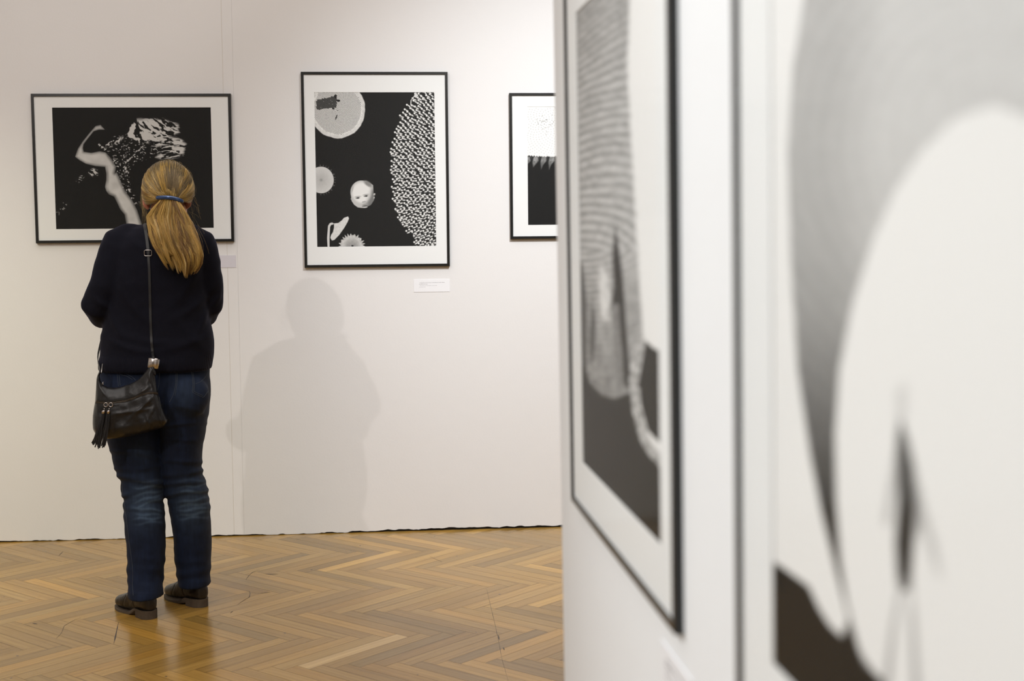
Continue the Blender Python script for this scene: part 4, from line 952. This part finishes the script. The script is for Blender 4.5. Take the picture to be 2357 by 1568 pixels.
V, Fc, G = inflate(BO, 5.150, .040, 1.6, 26., lambda g: .62+.45*sstep(860,960,g[:,1])*(1-.3*sstep(340,380,g[:,0])))
nf = len(G); g = np.concatenate([G, G]); dd = np.zeros(len(V)); front = np.arange(len(V)) < nf
zl = np.interp(g[:,0], [215,222,249,292,323,340,363,380], [925,926,928,923,911,905.5,906,907])
dd -= .0035*np.exp(-((g[:,1]-zl)/3.0)**2)
dd += (fbm(g/np.array([26,34.]), 2, 3)-.5)*.010+(fbm(g/9, 2, 7)-.5)*.0015
for x0, y0, ang, L_, wd, am in ((330,935,-.75,32,4,.004),(300,948,-.15,40,4,.0035),(345,955,-1.1,22,4,.004),(358,925,1.35,45,3.0,.006),(366,960,1.3,30,2.5,-.005),(350,880,1.2,26,3,.005),(330,900,-.6,22,4,.003),(240,905,.9,14,3,.004),(226,950,1.4,26,4,.003),(343,975,1.2,16,3,.004)):
    dx, dy = g[:,0]-x0, g[:,1]-y0; a_ = dx*math.cos(ang)+dy*math.sin(ang); b_ = -dx*math.sin(ang)+dy*math.cos(ang); dd += am*np.exp(-(a_/L_)**2-(b_/wd)**2)
V[:nf,1] -= dd[:nf]*np.clip(-seg_sd(G, BO)/5, 0, 1)
bag_body = bagpart('bag_body', V, Fc, M_LEATHER)
bt_ = BVHTree.FromPolygons([Vector(v) for v in V], [tuple(f) for f in Fc])
r = surf_line(bt_, [(221,926),(235,927),(249,927.6),(270,926),(292,922.5),(308,917),(323,910.5),(340,905),(352,904.5),(363,906)], .0004, 1.5)
if r: bagpart('zipper', *ribbon(r[0], r[1], .0085, .0012), M_ZIP)
sb_ = MB()
for off in (-3.2, 3.4):
    r2 = surf_line(bt_, [(x, y+off) for x, y in [(221,926),(249,927.6),(292,922.5),(323,910.5),(340,905),(363,906)]], .0006, 1.5)
    if r2: sb_.add(*tube(r2[0][::2], .0009, 6))
r2 = surf_line(bt_, [(357,850),(361,880),(366,915),(371,945),(373,965),(371,984)], .0005, 1.5)
if r2: sb_.add(*tube(r2[0][::2], .0012, 6))
bagpart('seam', sb_.v, sb_.f, M_STRAP)
for cx, cy, tx, ty in ((243.5,932,222,1028),(255,932,237,1031)):
    p, _ = cast_px(bt_, cx, cy); Yr = p[1]-.006; t = MB(); c_ = at(cx, cy, Yr); ring = bagpart('zip_ring', *torus(c_, .0072, .0013, (1,0,0), (0,0,1)), M_STEEL)
    cp = at(cx-4.5, cy+13, Yr-.002); cb_ = at(cx-6, cy+19, Yr-.002)
    cap = MB(); cap.add(*tube([at(cx-3.6,cy+9,Yr-.002), at(cx-3.8,cy+10,Yr-.002)], .002, 8)); cap.add(*loft([(cp, .0055,.0055), (cp+np.array([-.0012,0,-.003]), .0062,.0062), (cb_+np.array([0,0,-.002]), .0060,.0060)], 16)); bagpart('tassel_cap', cap.v, cap.f, M_STEEL, ring)
    ts = MB()
    for k in range(20):
        a = rng.uniform(0,6.28); rr_ = .0045*math.sqrt(rng.rand()); s0 = cb_+np.array([rr_*math.cos(a), rr_*math.sin(a), .002]); ex, ey = tx+rng.uniform(-12,7), ty+rng.uniform(-12,3)
        e_ = at(ex, ey, Yr-.004-.012*rng.rand()); mid = (s0+e_)/2+np.array([.006+.004*rng.normal(),-.004,0]); tt = np.linspace(0,1,12)[:,None]; P = (1-tt)**2*s0+2*tt*(1-tt)*mid+tt**2*e_
        Nn = np.tile([math.cos(a)*.4,-1.,0], (12,1)); ts.add(*ribbon(P, Nn, .0036+.0012*rng.rand(), .0013))
    bagpart('tassel', ts.v, ts.f, M_LEATHER, ring, False)
# silver collar on the strap
cc = W(353.5,836.5,5.158); ax = np.array([.17,0,1.]); ax /= np.linalg.norm(ax); bx = np.cross([0,1,0], ax); 
col = MB(); secs = []
for z, r in ((-.0175,.0190),(-.0165,.0205),(.0165,.0205),(.0175,.0190),(.0175,.0165),(-.0175,.0165)): secs.append((cc+ax*z, r, r*.62, (bx, np.array([0,1,0.]))))
V, Fc = loft(secs, 32); Fc = Fc[:len(Fc)-64]; n_ = 32
Fc += [(5*n_+i, 5*n_+(i+1)%n_, (i+1)%n_, i) for i in range(n_)]
collar = bagpart('metal_collar', V, Fc, M_STEEL); tag(collar, 'silver metal collar at the foot of the strap')
eng = MB(); yf = cc[1]-.0205*.62-.0002
cp = at(352.6,836,yf); eng.add(*tube([cp+np.array([.002,0,.0042]), cp+np.array([-.0008,-.0001,.002]), cp+np.array([-.0012,-.0001,-.001]), cp+np.array([.0012,0,-.0042])], [.0004,.0011,.0011,.0004], 6, up=(0,-1,0), flat=.3))
cl_ = at(352,836,yf); eng.add(*tube([cl_+ax*.016+np.array([.0003,0,0]), cl_-ax*.016], .0003, 6))
for k in range(5): q = at(343.6+k*1.3,834.4,yf+.0022-.0004*k); eng.add(*ellipsoid(q, (.0007,.0005,.0006), None, 6))
bagpart('engraving', eng.v, eng.f, M_LACE, collar)
# strap: over the left shoulder, down the back to the collar, and down the front to the bag's other end
st = bvh(sw_me)
up_px = [(331,514),(334,524),(337,540),(339.5,560),(341,575),(342,588),(344,620),(345.5,680),(347,740),(349.5,790),(351.5,812)]
r = surf_line(st, up_px, .0015, 3.0); P, Nn = r; P = list(P); Nn = list(Nn)
k0 = [i for i, p in enumerate(P) if proj(p)[1] < 585][-1]
low = P[k0:]; lowN = Nn[k0:]
for y, Y in ((822,5.16),(830,5.158)): low.append(W(352.5 if y < 825 else 353.3, y, Y)); lowN.append(np.array([0,-1.,0]))
dt = MB(); r1 = ribbon(low, lowN, .0105, .0022); dt.add(*r1)
bagpart('strap', dt.v, dt.f, M_STRAP, None, False)
top = P[:k0+1]; topN = Nn[:k0+1]
fr = []; frN = []
def scast(o, d):
    h = st.ray_cast(Vector(o), Vector(d)); return (np.array(h[0]), np.array(h[1])) if h[0] is not None else (None, None)
x0 = top[0][0]; y0 = top[0][1]
for Y in np.linspace(y0+.012, 5.40, 7):
    p, n_ = scast((x0+.05*(Y-y0), Y, 2), (0,0,-1))
    if p is not None: fr.append(p+n_*.002); frN.append(n_)
tz = np.array([q[0][2] for q in tor])[::-1]; tcx = np.array([q[0][0] for q in tor])[::-1]; tcy = np.array([q[0][1] for q in tor])[::-1]; trx = np.array([q[1] for q in tor])[::-1]; try_ = np.array([q[2] for q in tor])[::-1]
for t in np.linspace(.04, 1, 30):
    z = 1.425-t*(1.425-.945); f_ = .30+1.30*t**.8; cx_, cy_, a_, b_ = (np.interp(z, tz, q) for q in (tcx, tcy, trx, try_)); e_ = 2/2.3
    d_ = np.array([-math.sin(f_)**e_, math.copysign(abs(math.cos(f_))**e_, math.cos(f_)), 0]); g_ = .012+.045*math.exp(-((z-1.28)/.07)**2)*max(0, math.cos(f_))
    fr.append(np.array([cx_+d_[0]*a_, cy_+d_[1]*b_, z])+d_*g_); frN.append(d_)
for px_, py_, Y in ((231,842,5.24),(230.5,850,5.19),(231,857,5.155)): fr.append(W(px_, py_, Y)); frN.append(np.array([-1.,-.4,0]))
P2 = np.array(fr[::-1]+top); N2 = np.array(frN[::-1]+topN)
for _ in range(3): P2[1:-1] = (P2[:-2]+2*P2[1:-1]+P2[2:])/4; N2[1:-1] = (N2[:-2]+2*N2[1:-1]+N2[2:])/4
sp = bagpart('strap', *ribbon(P2, N2, .0125, .0022), M_STRAP, None, False)
bk = MB(); bc = P[k0]+Nn[k0]*.0035; bw, bh = .0135, .0105
cs = [bc+np.array([a*bw,0,b*bh]) for a, b in ((-1,-1),(-1,1),(1,1),(1,-1))]; cs2 = []
for i in range(4): cs2 += [cs[i]*.86+cs[(i+1)%4]*.14, cs[i]*.14+cs[(i+1)%4]*.86]
cs2.append(cs2[0]); bk.add(*tube(cs2, .0012, 8, up=(0,-1,0))); bagpart('buckle', bk.v, bk.f, M_STEEL)
ht = bagpart('strap_tab', *inflate([(347,846),(353,846),(358,855),(359.5,862),(357,865),(353,863),(349,856)], 5.142, .004, 1.2, 4.)[:2], M_LEATHER)
rg = MB(); rg.add(*torus(W(237,883,5.150), .006, .0015, (0,1,0), (.3,0,.95))); bagpart('side_ring', rg.v, rg.f, M_STEEL); hk = tube([W(236.5,838,5.20), W(235,848,5.17), W(233,858,5.152)], .0018, 8); bagpart('side_hook', *hk, M_STEEL)
